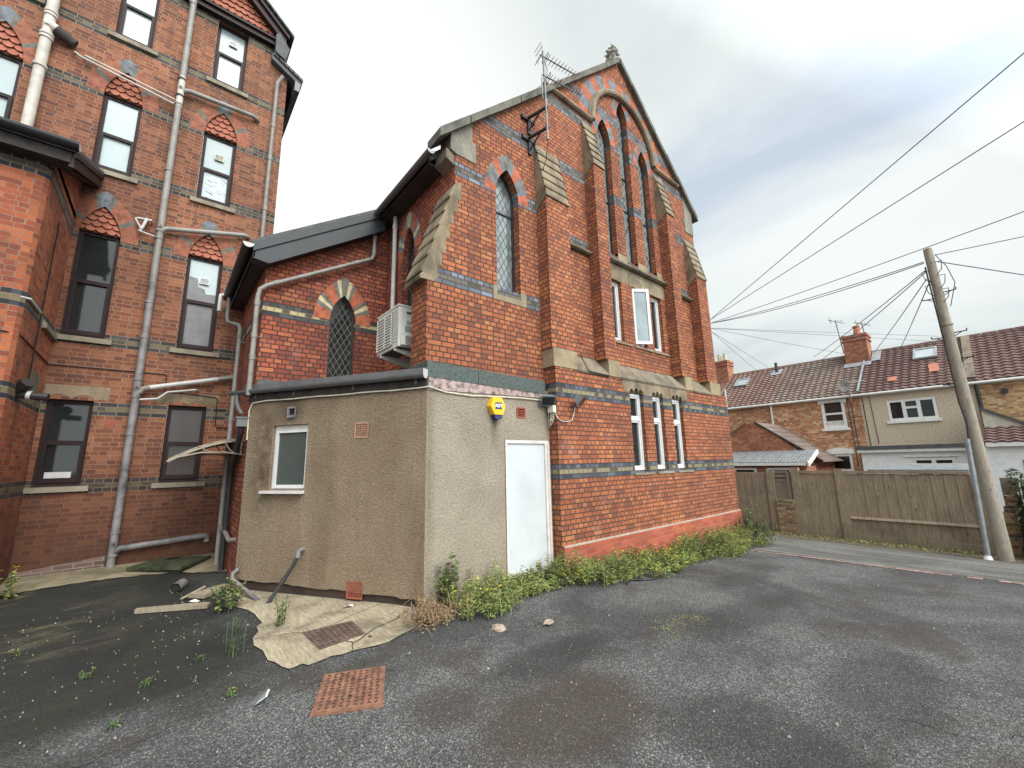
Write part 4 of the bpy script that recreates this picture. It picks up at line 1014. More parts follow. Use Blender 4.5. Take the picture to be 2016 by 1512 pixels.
one('pane', lambda mb: mb.fbox(fo, SW0+.035, SW1-.065, 1.33, 2.09, -.095, -.055, 'glass_green'), wo)
one('sill', lambda mb: mb.fbox(fo, SW0-.01, SW1+.09, 1.225, 1.264, -.08, .075, 'frame_white_dirty'), wo)
def grid_brick(mb, fr, u0, u1, v0, v1, m, out_=.008): small_grille(mb, fr, u0, u1, v0, v1, m, 6, 7, out_)
one('airbrick', lambda mb: grid_brick(mb, fo, .872, 1.10, 1.955, 2.165, 'airbrick_pale'), out)
one('airbrick', lambda mb: small_grille(mb, fo, .860, 1.105, -.06, .15, 'airbrick_red', 6, 6, .012), out)
one('airbrick', lambda mb: small_grille(mb, ff, 4.085, 4.27, 2.25, 2.415, 'airbrick_red', 5, 1, .010), out)
def fan_vent(mb):
    mb.panel(fo, [(2.115, 2.29), (2.28, 2.29), (2.28, 2.45), (2.115, 2.45)], [[(2.14, 2.315), (2.14, 2.425), (2.255, 2.425), (2.255, 2.315)]], 'pipe_iron', .03, .03)
    mb.fbox(fo, 2.141, 2.254, 2.316, 2.424, .001, .008, 'void_black'); mb.fbox(fo, 2.15, 2.24, 2.32, 2.33, .008, .022, 'pipe_iron')
one('extractor_vent', fan_vent, out)
def waste1(mb):
    a = fo.p(1.832, .50, 0); b = fo.p(1.832, .50, .09)
    mb.tube([a, b], .028, 'pipe_iron', 10); mb.tube([b, fo.p(1.832, .41, .10)], .030, 'pipe_iron', 10)
    p0, p1 = fo.p(1.88, .31, .12), Vector((1.24, 6.33, -.06))
    mb.tube([fo.p(1.832, .42, .10), p0, p1, p1+(p1-p0)*.12], .024, 'pipe_black', 10)
    q = p0.lerp(p1, .45); d = (p1-p0).normalized(); mb.tube([q-d*.04, q+d*.04], .030, 'pipe_black', 10)
one('waste_pipe', waste1, out, smooth=True)
def waste2(mb):
    mb.tube([fo.p(2.95, .19, .02), fo.p(2.97, .15, .08), fo.p(2.95, .08, .10), Vector((1.14, 6.55, -.09))], .028, 'pipe_iron', 10)
one('waste_pipe', waste2, out, smooth=True)
def out_downpipe(mb):
    mb.tube([fo.p(3.22, 2.69, .085), fo.p(3.22, 2.58, .085), fo.p(3.20, 2.48, .06), fo.p(3.16, 2.40, .03)], .034, 'gutter_grey', 10)
    c = fo.p(3.14, 2.30, .03)
    mb.box(c.x-.075, c.x+.075, c.y-.075, c.y+.075, 2.20, 2.32, 'gutter_grey'); mb.box(c.x-.09, c.x+.09, c.y-.09, c.y+.09, 2.32, 2.345, 'gutter_grey')
    mb.tube([(c.x, c.y, 2.20), (c.x, c.y+.05, 2.08), (.93, 8.45, 1.65), (.93, 8.55, 1.45), (.93, 8.55, -.05)], .042, 'pipe_black', 10)
one('downpipe', out_downpipe, out, smooth=True)
def out_cable(mb):
    pts = [fo.p(3.03, 2.0, .01), fo.p(3.035, 2.44, .012), fo.p(2.96, 2.55, .03)]+[fo.p(2.93-2.91*i/12, 2.565+.004*math.sin(i*1.7), .03) for i in range(1, 13)]
    pts += [(2.57, 4.76, 2.58), (2.85, 4.775, 2.53), (3.25, 4.775, 2.515), (3.6, 4.77, 2.535), (4.1, 4.772, 2.555), (4.5, 4.775, 2.555), (4.66, 4.77, 2.56)]
    mb.tube(pts, .010, 'cable_white', 6)
one('cable', out_cable, out, smooth=True)

# door canopy on the wing's side wall, in the passage
can = thing('door_canopy', 'curved brown plastic door canopy on brackets sticking out into the dark passage', 'canopy', (.6, 8.35, 1.6))
def can_curve(x): 
    t = (1.0-x)/.92; return 2.03-.02*t-.30*t**1.9
def can_sheet(mb):
    n = 10
    for i in range(n):
        a, b = 1.0-.92*i/n, 1.0-.92*(i+1)/n
        for y0, y1 in ((7.95, 9.25),):
            mb.face([(a, y0, can_curve(a)), (b, y0, can_curve(b)), (b, y1, can_curve(b)), (a, y1, can_curve(a))], 'polycarb_brown')
            mb.face([(a, y0, can_curve(a)+.036), (b, y0, can_curve(b)+.036), (b, y1, can_curve(b)+.036), (a, y1, can_curve(a)+.036)], 'polycarb_brown')
            mb.face([(a, y0, can_curve(a)), (b, y0, can_curve(b)), (b, y0, can_curve(b)+.036), (a, y0, can_curve(a)+.036)], 'polycarb_brown')
    mb.tube([(.08, 7.94, can_curve(.08)), (.08, 9.26, can_curve(.08))], .018, 'bracket_beige', 8)
one('canopy_sheet', can_sheet, can, smooth=True)
for y in (7.93, 9.25):
    def br(mb, y=y):
        mb.tube([(1.0-.92*i/9, y, can_curve(1.0-.92*i/9)-.012) for i in range(10)], .014, 'bracket_beige', 6)
        mb.tube([(1.0, y, 1.80), (.75, y, 1.835), (.45, y, 1.83), (.2, y, 1.765), (.09, y, 1.72)], .013, 'bracket_beige', 6)
        mb.tube([(.97, y, 1.79), (.97, y, 2.06)], .016, 'bracket_beige', 6)
        mb.tube([(.90, y, 1.81), (.82, y, 1.87), (.74, y, 2.0)], .010, 'bracket_beige', 6)
        mb.tube([(.62, y, 1.83), (.52, y, 1.86), (.42, y, 1.93)], .010, 'bracket_beige', 6)
    one('bracket', br, can, smooth=True)

# air conditioner outside the nave wall
ac = thing('air_conditioner', 'white air conditioning unit on a bracket in the corner beside the lancet window', 'air conditioner', (2.66, 5.95, 3.2))
AX, AY0, AY1, AZ0, AZ1 = 2.50, 5.57, 6.34, 3.30, 3.95
fa = left(AX); fs = front(AY0)
def ac_case(mb):
    mb.box(AX, 2.82, AY0, AY1, AZ0, AZ1-.025, 'ac_white'); mb.box(AX-.012, 2.832, AY0-.012, AY1+.012, AZ1-.024, AZ1, 'ac_white')
case = one('casing', ac_case, ac)
def ac_grille(mb):
    mb.fbox(fa, AY0+.20, AY1-.03, AZ0+.05, AZ1-.08, .001, .008, 'ac_dark')
    for i in range(12):
        z = AZ0+.06+(AZ1-AZ0-.15)*i/11; mb.fbox(fa, AY0+.20, AY1-.03, z-.012, z+.010, .009, .026, 'ac_white')
    for u in (AY0+.20, AY0+.45, AY1-.04): mb.fbox(fa, u, u+.012, AZ0+.05, AZ1-.08, .008, .03, 'ac_white')
one('fan_grille', ac_grille, case)
def ac_lines(mb):
    for i in range(11):
        z = AZ0+.08+(AZ1-AZ0-.18)*i/10; mb.fbox(fa, AY0+.02, AY0+.18, z, z+.010, .001, .004, 'ac_grey')
one('side_louvre', ac_lines, case)
def ac_panel(mb):
    mb.fbox(fs, AX+.03, 2.80, AZ0+.20, AZ1-.06, .001, .01, 'ac_white')
    mb.fbox(fs, AX+.12, AX+.20, AZ1-.13, AZ1-.10, .011, .016, 'ac_dark'); mb.fbox(fs, AX+.12, AX+.20, AZ1-.29, AZ1-.25, .011, .016, 'ac_grey')
    mb.fbox(fs, AX+.10, AX+.23, AZ1-.42, AZ1-.32, .011, .013, 'ac_grey')
    mb.fprism(fs, [(AX+.03, AZ0+.02), (2.80, AZ0+.02), (2.80, AZ0+.21), (AX+.12, AZ0+.22), (AX+.03, AZ0+.15)], .012, .05, 'ac_white')
    mb.fbox(fs, AX+.09, 2.79, AZ0+.03, AZ0+.16, .051, .056, 'ac_grey')
one('service_panel', ac_panel, case)
def ac_br(mb):
    for y in (AY0+.1, AY1-.14):
        mb.prism('y', [(AX+.0, AZ0-.005), (3.03, AZ0-.005), (3.03, AZ0-.16), (2.98, AZ0-.16), (AX, AZ0-.045)], y, y+.035, 'ac_white')
    mb.box(AX+.02, 2.8, AY0+.02, AY1-.02, AZ0-.012, AZ0-.002, 'ac_dark')
one('bracket', ac_br, ac)

# alarm box
al = thing('alarm_box', 'yellow hexagonal burglar alarm box with a navy base on the pebbledash beside the door', 'alarm box', (3.70, 4.74, 2.22))
hx = [(3.534, 2.388), (3.582, 2.514), (3.742, 2.514), (3.800, 2.388), (3.752, 2.268), (3.601, 2.268)]
one('cover', lambda mb: mb.fprism(ff, hx, .002, .095, 'alarm_yellow'), al)
one('beacon', lambda mb: mb.fprism(ff, [(3.604, 2.266), (3.750, 2.266), (3.730, 2.205), (3.622, 2.205)], .006, .088, 'alarm_blue'), al)
def text_mesh(name, s, size, fr, u, v, w, mat, parent, squeeze=1.0):
    cu = bpy.data.curves.new('lettering', 'FONT'); cu.body = s; cu.size = size; cu.align_x = 'CENTER'; cu.align_y = 'CENTER'; cu.extrude = .0012; cu.offset = size*.022; cu.space_character = .92
    to = bpy.data.objects.new('lettering', cu); COL.objects.link(to)
    dg = bpy.context.evaluated_depsgraph_get(); me = bpy.data.meshes.new_from_object(to.evaluated_get(dg))
    bpy.data.objects.remove(to)
    for vx in me.vertices:
        x, y, z = vx.co; vx.co = fr.p(u+x*squeeze, v+y, w+z)
    me.materials.clear(); me.materials.append(MATS[mat]); me.name = name
    o = bpy.data.objects.new(name, me); COL.objects.link(o); o.parent = parent; o.matrix_parent_inverse = Matrix.Translation(-Vector(parent.location))
    return o
logo = one('logo_plate', lambda mb: mb.fbox(ff, 3.612, 3.732, 2.345, 2.445, .0955, .098, 'print_navy'), al)
lt = text_mesh('lettering', 'ADT', .070, ff, 3.672, 2.394, .1000, 'print_white', al, .92)

def floodlight(name, label, c, yaw_, tilt, back):
    t = thing(name, label, 'floodlight', c, None); c = Vector(c)
    M = Matrix.Translation(c) @ Matrix.Rotation(yaw_, 4, 'Z') @ Matrix.Rotation(tilt, 4, 'X')
    def body(mb):
        k = mb.mi('lamp_grey'); i = len(mb.v)
        P = [(-.11, -.02, -.08), (.11, -.02, -.08), (.11, -.02, .08), (-.11, -.02, .08), (-.085, .09, -.05), (.085, .09, -.05), (.085, .09, .05), (-.085, .09, .05), (-.12, -.035, -.09), (.12, -.035, -.09), (.12, -.035, .09), (-.12, -.035, .09), (-.12, -.02, -.09), (.12, -.02, -.09), (.12, -.02, .09), (-.12, -.02, .09)]
        mb.v += [M @ Vector(p) for p in P]
        for f in ((0, 1, 5, 4), (1, 2, 6, 5), (2, 3, 7, 6), (3, 0, 4, 7), (4, 5, 6, 7), (8, 9, 13, 12), (9, 10, 14, 13), (10, 11, 15, 14), (11, 8, 12, 15), (12, 13, 14, 15), (8, 9, 10, 11)):
            mb.f.append(tuple(i+j for j in f)); mb.m.append(k)
        mb.tube([c, Vector(back)], .014, 'lamp_grey', 6)
    b = one('housing', body, t)
    def gl(mb): mb.face([M @ Vector(p) for p in ((-.10, -.037, -.07), (.10, -.037, -.07), (.10, -.037, .07), (-.10, -.037, .07))], 'glass_dark')
    one('lamp_glass', gl, b)
    return t
floodlight('floodlight', 'grey floodlight on the corner between pebbledash and brick, above the white junction box', (4.64, 4.66, 2.55), R(-28), R(38), (4.70, 4.79, 2.50))
floodlight('floodlight', 'grey floodlight on the brick wall, the right one of the pair by the door corner', (5.19, 4.45, 2.56), R(28), R(38), (5.17, 4.60, 2.50))
jb = thing('junction_box', 'small white junction box with looped cables on the brick corner above the door', 'junction box', (4.74, 4.68, 2.3))
one('casing', lambda mb: (mb.box(4.715, 4.778, 4.615, 4.745, 2.355, 2.465, 'junction_white'), mb.box(4.708, 4.7145, 4.62, 4.74, 2.36, 2.46, 'junction_white')), jb)
def jb_cab(mb):
    for k, (y, dz) in enumerate(((4.64, .16), (4.67, .20), (4.71, .23))):
        mb.tube([(4.745, y, 2.355), (4.735, y, 2.355-dz*.7), (4.738, y+.03, 2.355-dz), (4.745, y+.06, 2.355-dz*.7), (4.75, y+.05, 2.357)], .006, 'cable_white', 6)
    mb.tube([(4.76, 4.63, 2.355), (4.77, 4.585, 2.26), (4.86, 4.585, 2.215), (5.0, 4.585, 2.215), (5.11, 4.585, 2.245), (5.16, 4.58, 2.36), (5.165, 4.56, 2.46)], .007, 'cable_white', 6)
one('cable', jb_cab, jb, smooth=True)

# television aerials on the gable
tv = thing('tv_aerial', 'double television aerial on a tall mast bracketed to the church gable', 'aerial', (4.90, 4.35, 6.9))
def yagi(mb, p0, p1, n, el, m='aerial_metal', r=.010, refl=True, up=Vector((0, 0, 1))):
    p0, p1 = Vector(p0), Vector(p1); d = (p1-p0).normalized(); side = (d.cross(Vector((0, 0, 1)))).normalized()
    mb.tube([p0, p1], r*1.3, m, 6)
    for i in range(n):
        q = p0+(p1-p0)*(.20+.8*i/max(1, n-1)); L = el*(1-.3*i/n)
        mb.tube([q-side*L, q+side*L], r*.6, m, 4)
    q = p0+(p1-p0)*.14
    lp = [q+side*el*a+Vector((0, 0, b)) for a, b in ((-1, -.03), (-1, .03), (1, .03), (1, -.03), (-1, -.03))]; mb.tube(lp, r*.7, m, 4)
    if refl:
        q = p0
        for k in range(-2, 3):
            if k: mb.tube([q+Vector((0, 0, .07*k))-side*el*1.1+d*(-.02*abs(k)), q+Vector((0, 0, .07*k))+side*el*1.1+d*(-.02*abs(k))], r*.5, m, 4)
        for s_ in (-.6, .6): mb.tube([q+side*el*s_+Vector((0, 0, -.14)), q+side*el*s_+Vector((0, 0, .14))], r*.6, m, 4)
MX, MY = 4.60, 4.40
one('mast', lambda mb: (mb.tube([(MX+.02, MY, 7.10), (MX-.01, MY, 8.92)], .020, 'aerial_metal', 8), mb.tube([(MX-.045, MY+.02, 7.9), (MX-.05, MY+.02, 8.35)], .011, 'aerial_metal', 6)), tv)
one('antenna', lambda mb: yagi(mb, (4.507, 4.40, 8.78), (5.34, 4.26, 8.78), 10, .10), tv)
one('antenna', lambda mb: yagi(mb, (4.539, 4.40, 8.38), (5.41, 4.235, 8.38), 12, .095, refl=False), tv)
for zz in (7.80, 7.38):
    def brk(mb, zz=zz):
        a, b = Vector((MX+.06, MY, zz)), Vector((MX-.06, YW-.03, zz-.02))
        mb.tube([a, b], .028, 'bracket_black', 8); mb.tube([a.lerp(b, .35), (MX-.02, YW-.03, zz-.24)], .018, 'bracket_black', 6)
        mb.box(MX-.20, MX+.12, YW-.05, YW-.005, zz-.06, zz+.01, 'bracket_black'); mb.box(MX-.05, MX+.02, YW-.04, YW-.005, zz-.32, zz-.06, 'bracket_black')
    one('wall_bracket', brk, tv)
one('stay_wire', lambda mb: mb.tube([(MX, MY, 8.25), (3.9, 6.0, 7.72)], .006, 'aerial_metal', 4), tv)
one('coaxial_cable', lambda mb: mb.tube([(4.60, MY, 8.76), (4.70, MY+.02, 8.62), (4.68, MY+.02, 8.45), (MX+.03, MY+.02, 8.3), (MX+.04, MY+.02, 7.1), (4.75, 4.58, 6.9), (4.80, 4.84, 6.6)], .007, 'cable_black', 5), tv, smooth=True)

# ================================================================== LEFT BUILDING
YL = 9.9
fL = front(YL)
hall = thing('brick_building', 'tall red brick building on the left with brown framed windows, tile-hung arches and soil pipes', 'building', (-1.5, 9.9, 0))
WINS = []   # (u0,u1,v0,v_spring/top,apex or None)
cA, cB, cI = (-1.515, -.972), (.005, .580), (-3.06, -2.515)
for (u0, u1) in (cA, cB): WINS += [(u0, u1, 1.385, 2.76, None)]
for (u0, u1) in (cA, cB): WINS += [(u0, u1, 3.865, 5.70, 6.30)]
for (u0, u1) in (cA, cB, cI): WINS += [(u0, u1, 7.02, 8.54, 9.17)]
WINS += [(cA[0], cA[1], 9.895, 11.38, None), (.012, .578, 9.875, 11.42, None), (cI[0], cI[1], 9.895, 11.38, None)]
def opening(w):
    u0, u1, v0, v1, ap = w
    if ap: return arch_hole((u0+u1)/2, (u1-u0)/2, v0, v1, ap, 7)
    return [(u0, v0), (u0, v1), (u1, v1), (u1, v0)]
def hall_front(mb):
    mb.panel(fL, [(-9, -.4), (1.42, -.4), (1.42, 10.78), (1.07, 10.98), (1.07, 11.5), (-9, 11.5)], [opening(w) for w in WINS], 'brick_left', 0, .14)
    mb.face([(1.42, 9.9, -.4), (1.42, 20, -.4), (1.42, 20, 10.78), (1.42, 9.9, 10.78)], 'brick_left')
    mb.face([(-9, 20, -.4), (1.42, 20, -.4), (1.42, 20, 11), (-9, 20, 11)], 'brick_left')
one('wall', hall_front, hall)
def pointing(mb):
    mb.fprism(fL, [(-1.55, -.02), (-.56, -.02), (-.56, .16), (-1.55, .02)], -.01, .006, 'mortar_line') if False else None
def tile_head(mb, c, h, vs, va, w):
    mb.fprism(fL, arch_hole(c, h-.002, vs-.03, vs, va-.004, 7), w-.05, w, 'terracotta_gap')
    rows = 5; H = va-vs+.05; rr = random.Random(int(c*100)+int(va*10))
    # edge of the arch at a given height
    A = arch(c, h, vs, va, 12)
    def halfw(z):
        if z <= vs: return h
        best = 0
        for (ua, za), (ub, zb) in zip(A[:13], A[1:13]):
            if za <= z <= zb and zb > za: best = c-(ua+(ub-ua)*(z-za)/(zb-za))
        return best
    tw = .135
    for r in range(rows):
        z0 = vs-.02+H*r/rows*.97; hh = H/rows
        n = int(2*h/tw)+3
        for q in range(n):
            uc = c-(n-1)*tw/2+q*tw+(tw/2 if r % 2 else 0)
            pts = []
            for a in range(7):
                th = math.pi+math.pi*a/6; pts.append((uc+tw*.49*math.cos(th), z0+hh*.55+hh*.55*math.sin(th)))
            pts += [(uc+tw*.49, z0+hh*1.12), (uc-tw*.49, z0+hh*1.12)]
            # clip to the arch
            cl_ = []
            for u, v in pts:
                v = min(v, va-.02); hw = max(halfw(v)-.012, 0); cl_.append((max(c-hw, min(c+hw, u)), v))
            if max(p[0] for p in cl_)-min(p[0] for p in cl_) < .02: continue
            i = len(mb.v); tl = .030+rr.uniform(0, .006)
            k = mb.mi('terracotta'); zc = z0
            for u, v in cl_: mb.v.append(fL.p(u, v, w+.004+tl*max(0, 1-(v-z0)/(hh*1.15))))
            for u, v in cl_: mb.v.append(fL.p(u, v, w+.001))
            m_ = len(cl_); mb.f.append(tuple(range(i, i+m_))); mb.m.append(k)
            k2 = mb.mi('terracotta_gap')
            for a in range(m_): mb.f.append((i+a, i+(a+1) % m_, i+m_+(a+1) % m_, i+m_+a)); mb.m.append(k2)
PANES = {0: ('glass_dark', 'glass_dark'), 1: ('glass_brown', 'glass_brown'), 2: ('glass_dark', 'glass_dark'), 3: ('glass_torn_white', 'glass_torn_grey'),
         4: ('glass_blind', 'glass_blind'), 5: ('glass_blind_grey', 'glass_torn_white'), 6: ('glass_blind', 'glass_blind'), 7: ('glass_blind', 'glass_blind'), 8: ('glass_blind_grey', 'glass_blind'), 9: ('glass_blind', 'glass_blind')}
TRANS = {0: 2.06, 1: 2.06, 2: 4.86, 3: 4.85, 4: 7.78, 5: 7.78, 6: 7.85, 7: 10.72, 8: 10.68, 9: 10.72}
V12 = [VO, VO, VO, VO, VG, VO, VO, VO, VO, VG, VB, VB, VG, VO, VO, VO, VO, VG, VO, VO, VO, VO]
for i, w in enumerate(WINS):
    u0, u1, v0, v1, ap = w; tr = TRANS[i]; top = (5.80 if i in (2, 3) else v1+.07) if ap else v1
    D = -.09; t = .072
    def fr_(mb):
        hs = [[(u0+t, v0+t+.02), (u0+t, tr-.03), (u1-t, tr-.03), (u1-t, v0+t+.02)], [(u0+t*.8, tr+.03), (u0+t*.8, top-.07), (u1-t*.8, top-.07), (u1-t*.8, tr+.03)]]
        mb.panel(fL, [(u0+.002, v0), (u1-.002, v0), (u1-.002, top), (u0+.002, top)], hs, 'frame_brown', D, .06)
        us = hs[0]; a, b, z0, z1 = u0+t*.55, u1-t*.55, v0+.03, tr+.012
        mb.panel(fL, [(a, z0), (b, z0), (b, z1), (a, z1)], [[(u0+t+.012, v0+t+.032), (u0+t+.012, tr-.042), (u1-t-.012, tr-.042), (u1-t-.012, v0+t+.032)]], 'frame_brown', D+.022, .03)
    o = one('window', fr_, hall)
    one('pane', lambda mb: mb.fbox(fL, u0+t*.7, u1-t*.7, v0+t, tr-.02, D-.06, D-.03, PANES[i][1]), o)
    one('pane', lambda mb: mb.fbox(fL, u0+t*.7, u1-t*.7, tr+.02, top-.05, D-.06, D-.03, PANES[i][0]), o)
    def sill(mb):
        a, b = (u0-.25, u1+.1) if i == 0 else (u0-.09, u1+.10)
        mb.fbox(fL, a, b, v0-.115, v0-.03, -.05, .055, 'sill_stone'); mb.fbox(fL, u0+.003, u1-.003, v0-.03, v0-.001, D-.02, .02, 'frame_brown')
    one('sill', sill, o)
    if ap:
        c, h = (u0+u1)/2, (u1-u0)/2
        one('tile_hanging', lambda mb: tile_head(mb, c, h, top+.01 if top+.01 < ap-.3 else v1+.05, ap, -.055), o)
        one('arch_bricks', lambda mb: voussoirs(mb, fL, c, h, v1, ap, .24, V12), o)
    if i in (3, 5, 8):
        z = {3: 5.31, 5: 8.13, 8: 11.06}[i]; uc = (u0+u1)/2+.02; s = .082
        m_ = 'wall_cream' if i == 5 else 'white_pvc'
        one('window_vent', lambda mb: (mb.panel(fL, [(uc-s, z-s*.8), (uc+s, z-s*.8), (uc+s, z+s*.8), (uc-s, z+s*.8)], [[(uc-s+.016, z-s*.8+.016), (uc-s+.016, z+s*.8-.016), (uc+s-.016, z+s*.8-.016), (uc+s-.016, z-s*.8+.016)]], m_, D+.012, .04),
             mb.fbox(fL, uc-s+.015, uc+s-.015, z-s*.8+.015, z+s*.8-.015, D-.028, D-.004, m_ if i == 5 else 'ac_grey'),
             [mb.fbox(fL, uc-s+.016, uc+s-.016, z-s*.8+.03+q*.018, z-s*.8+.037+q*.018, D-.004, D+.006, m_) for q in range(5)]), o)
    if i == 3:
        one('torn_blind', lambda mb: mb.fprism(fL, [(u0+.05, tr+.03), (u1-.05, tr+.03), (u1-.05, tr+.22), (u1-.22, tr+.20), (u1-.25, tr+.30), (u1-.36, tr+.33), (u1-.38, tr+.50), (u0+.05, tr+.52)], D-.029, D-.026, 'glass_torn_grey'), o)
    if i == 5:
        def cracks(mb):
            rr = random.Random(11)
            for q in range(26):
                x = rr.uniform(u0+.08, u1-.2); z = rr.uniform(v0+.15, tr-.1); L = rr.uniform(.04, .16)
                mb.fprism(fL, [(x, z), (x+L, z-L*rr.uniform(.25, .8)), (x+L+.006, z-L*.5-.006), (x+.01, z-.006)], D-.029, D-.027, 'glass_torn_grey')
        one('torn_film', cracks, o)
    if i in (0, 1):
        def lint(mb):
            a, b = (-1.56, -.795) if i == 0 else (-.165, .755)
            top_ = 3.0
            pts = [(a, top_), (b, top_), (b, 2.775), (u1+.01, 2.775)]
            n = 12
            for q in range(n+1):
                f = q/n; u = u1+.01-(u1-u0+.02)*f; x = (f*2) % 1 if f < 1 else 1
                pts.append((u, 2.775+.07*abs(math.sin(math.pi*f*2))**.8*(1 if f <= 1 else 1)))
            pts += [(a, 2.775)] if a < u0-.02 else []
            mb.fprism(fL, pts, -.05, .006, 'stone')
        one('lintel', lint, o)
        if i == 0: one('curtain', lambda mb: mb.fbox(fL, u0+.10, u0+.40, v0+.10, v0+.20, D-.0295, D-.0285, 'curtain'), o)
one('footing', lambda mb: mb.fprism(fL, [(-1.57, -.1), (-.54, -.1), (-.54, .21), (-1.57, .10)], -.01, .012, 'footing_brick'), hall)
# airbricks, dark patch
one('airbrick', lambda mb: mb.fbox(fL, -.80, -.66, 2.30, 2.43, -.01, .004, 'airbrick_red'), hall)
# gablet with tile hanging over the top right window, eaves of the main roof
def gablet(mb):
    mb.fprism(fL, [(-.60, 11.55), (1.20, 11.55), (.30, 12.42)], -.3, .05, 'terracotta_gap')
    rr = random.Random(3); k = mb.mi('terracotta'); k2 = mb.mi('terracotta_gap')
    for r in range(6):
        z0 = 11.56+r*.14; hw = .90*(1-(r+.2)/6.2); n = int(2*hw/.14)+1
        for q in range(n):
            uc = .30-hw+.07+q*2*hw/max(n, 1)+(0.03 if r % 2 else 0)
            pts = [(uc+.068*math.cos(math.pi+math.pi*a/6), z0+.07+.07*math.sin(math.pi+math.pi*a/6)) for a in range(7)]+[(uc+.068, z0+.15), (uc-.068, z0+.15)]
            i = len(mb.v); mb.v += [fL.p(u, v, .055+.03*max(0, 1-(v-z0)/.15)) for u, v in pts]+[fL.p(u, v, .051) for u, v in pts]
            m_ = len(pts); mb.f.append(tuple(range(i, i+m_))); mb.m.append(k)
            for a in range(m_): mb.f.append((i+a, i+(a+1) % m_, i+m_+(a+1) % m_, i+m_+a)); mb.m.append(k2)
gb = one('gablet', gablet, hall)
def gbarge(mb):
    mb.fbox(fL, -.62, 1.10, 11.43, 11.545, -.02, .12, 'frame_brown'); mb.fbox(fL, -.62, 1.12, 11.545, 11.60, -.02, .17, 'frame_brown')
    for s_ in (-1, 1):
        def X(d): return .30+s_*d
        mb.fprism(fL, [(X(0), 12.62), (X(1.0), 11.70), (X(1.0), 11.50), (X(0), 12.42)], .06, .22, 'frame_brown')
        mb.fprism(fL, [(X(0), 12.70), (X(1.05), 11.735), (X(1.05), 11.64), (X(0), 12.60)], .0, .28, 'frame_brown')
one('bargeboard', gbarge, gb)
def groof(mb):
    rr = random.Random(8)
    for s_ in (-1, 1):
        for q in range(8):
            a, b = 1.12*q/8, 1.12*(q+1)/8+.02
            mb.prism('y', [(.30+s_*a, 12.76-a*.92), (.30+s_*b, 12.76-b*.92-.02), (.30+s_*b, 12.82-b*.92-.02), (.30+s_*a, 12.80-a*.92)], 9.57, 12.6, 'slate')
    mb.prism('y', [(1.10, 11.16), (1.30, 11.06), (1.38, 11.40), (1.15, 11.72), (1.08, 11.62)], 9.66, 10.2, 'slate')
one('roof', groof, gb)
def hall_eaves(mb):
    mb.prism('y', [(1.05, 11.0), (1.70, 10.62), (1.72, 10.70), (1.70, 10.80), (1.05, 11.16)], 9.74, 20.0, 'slate')
    mb.prism('y', [(1.56, 10.44), (1.66, 10.44), (1.68, 10.64), (1.56, 10.70)], 9.72, 20, 'gutter_grey')
    rr = random.Random(6)
    for q in range(6):
        x = 1.08+q*.105; mb.prism('y', [(x, 11.12-.56*(x-1.05)), (x+.12, 11.12-.56*(x+.07-1.05)-.03), (x+.12, 11.19-.56*(x+.12-1.05)), (x, 11.19-.56*(x-1.05))], 9.70, 9.95, 'slate')
    mb.prism('x', [(9.78, 11.5), (9.78, 11.56), (14, 14.6), (14, 14.5)], -9, -.62, 'slate')
    mb.prism('x', [(10.3, 11.55), (10.3, 11.6), (14, 14.6), (14, 14.5)], -.62, 1.1, 'slate')
one('roof', hall_eaves, hall)
# projecting bay on the far left
XB = -1.575; YBAY = 7.98
def bay(mb):
    c = .13
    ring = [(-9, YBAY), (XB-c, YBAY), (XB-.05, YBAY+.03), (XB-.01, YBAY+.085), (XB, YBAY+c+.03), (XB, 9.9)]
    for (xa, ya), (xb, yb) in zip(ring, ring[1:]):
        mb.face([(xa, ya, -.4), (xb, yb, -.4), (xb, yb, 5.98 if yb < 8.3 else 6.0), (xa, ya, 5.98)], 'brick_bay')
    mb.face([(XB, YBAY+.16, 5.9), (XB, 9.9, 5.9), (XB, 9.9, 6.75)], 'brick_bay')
bo = one('bay', bay, hall)
def bay_stone(mb):
    fb = left(XB)
    mb.fbox(F((XB, 0, 0), (0, 1, 0), (1, 0, 0)), 8.9, 9.55, 2.78, 3.06, -.01, .006, 'stone_dark')
one('lintel', bay_stone, bo)
one('sill', lambda mb: mb.prism('y', [(XB-.02, 3.72), (XB+.05, 3.72), (XB+.05, 3.80), (XB-.02, 3.86)], 9.05, 9.88, 'sill_stone'), bo)
def bay_roof(mb):
    def top(y): return 5.95+.43*(y-7.74)
    mb.prism('x', [(7.70, top(7.70)), (9.9, top(9.9)), (9.9, top(9.9)+.07), (7.68, top(7.68)+.06)], -9, -1.32, 'slate')
    mb.box(-9, -1.37, 7.74, 7.77, 5.78, 5.94, 'fascia_dark')
    mb.face([(-9, 7.75, 5.80), (-1.38, 7.75, 5.80), (-1.38, 8.0, 5.80), (-9, 8.0, 5.80)], 'fascia_dark')
    mb.prism('x', [(7.74, top(7.74)-.20), (9.88, top(9.88)-.20), (9.88, top(9.88)-.02), (7.74, top(7.74)-.02)], -1.375, -1.345, 'frame_brown')
    mb.prism('x', [(7.72, top(7.72)-.235), (9.88, top(9.88)-.235), (9.88, top(9.88)-.195), (7.72, top(7.72)-.195)], -1.385, -1.33, 'frame_brown')
    mb.prism('x', [(7.70, top(7.70)-.075), (9.88, top(9.88)-.075), (9.88, top(9.88)+.005), (7.70, top(7.70)+.005)], -1.344, -1.315, 'frame_brown')
    mb.face([(-1.574, 7.98, 5.80), (-1.38, 7.98, 5.80), (-1.38, 9.88, 6.62), (-1.574, 9.88, 6.62)], 'fascia_dark')
one('bay_roof', bay_roof, bo)
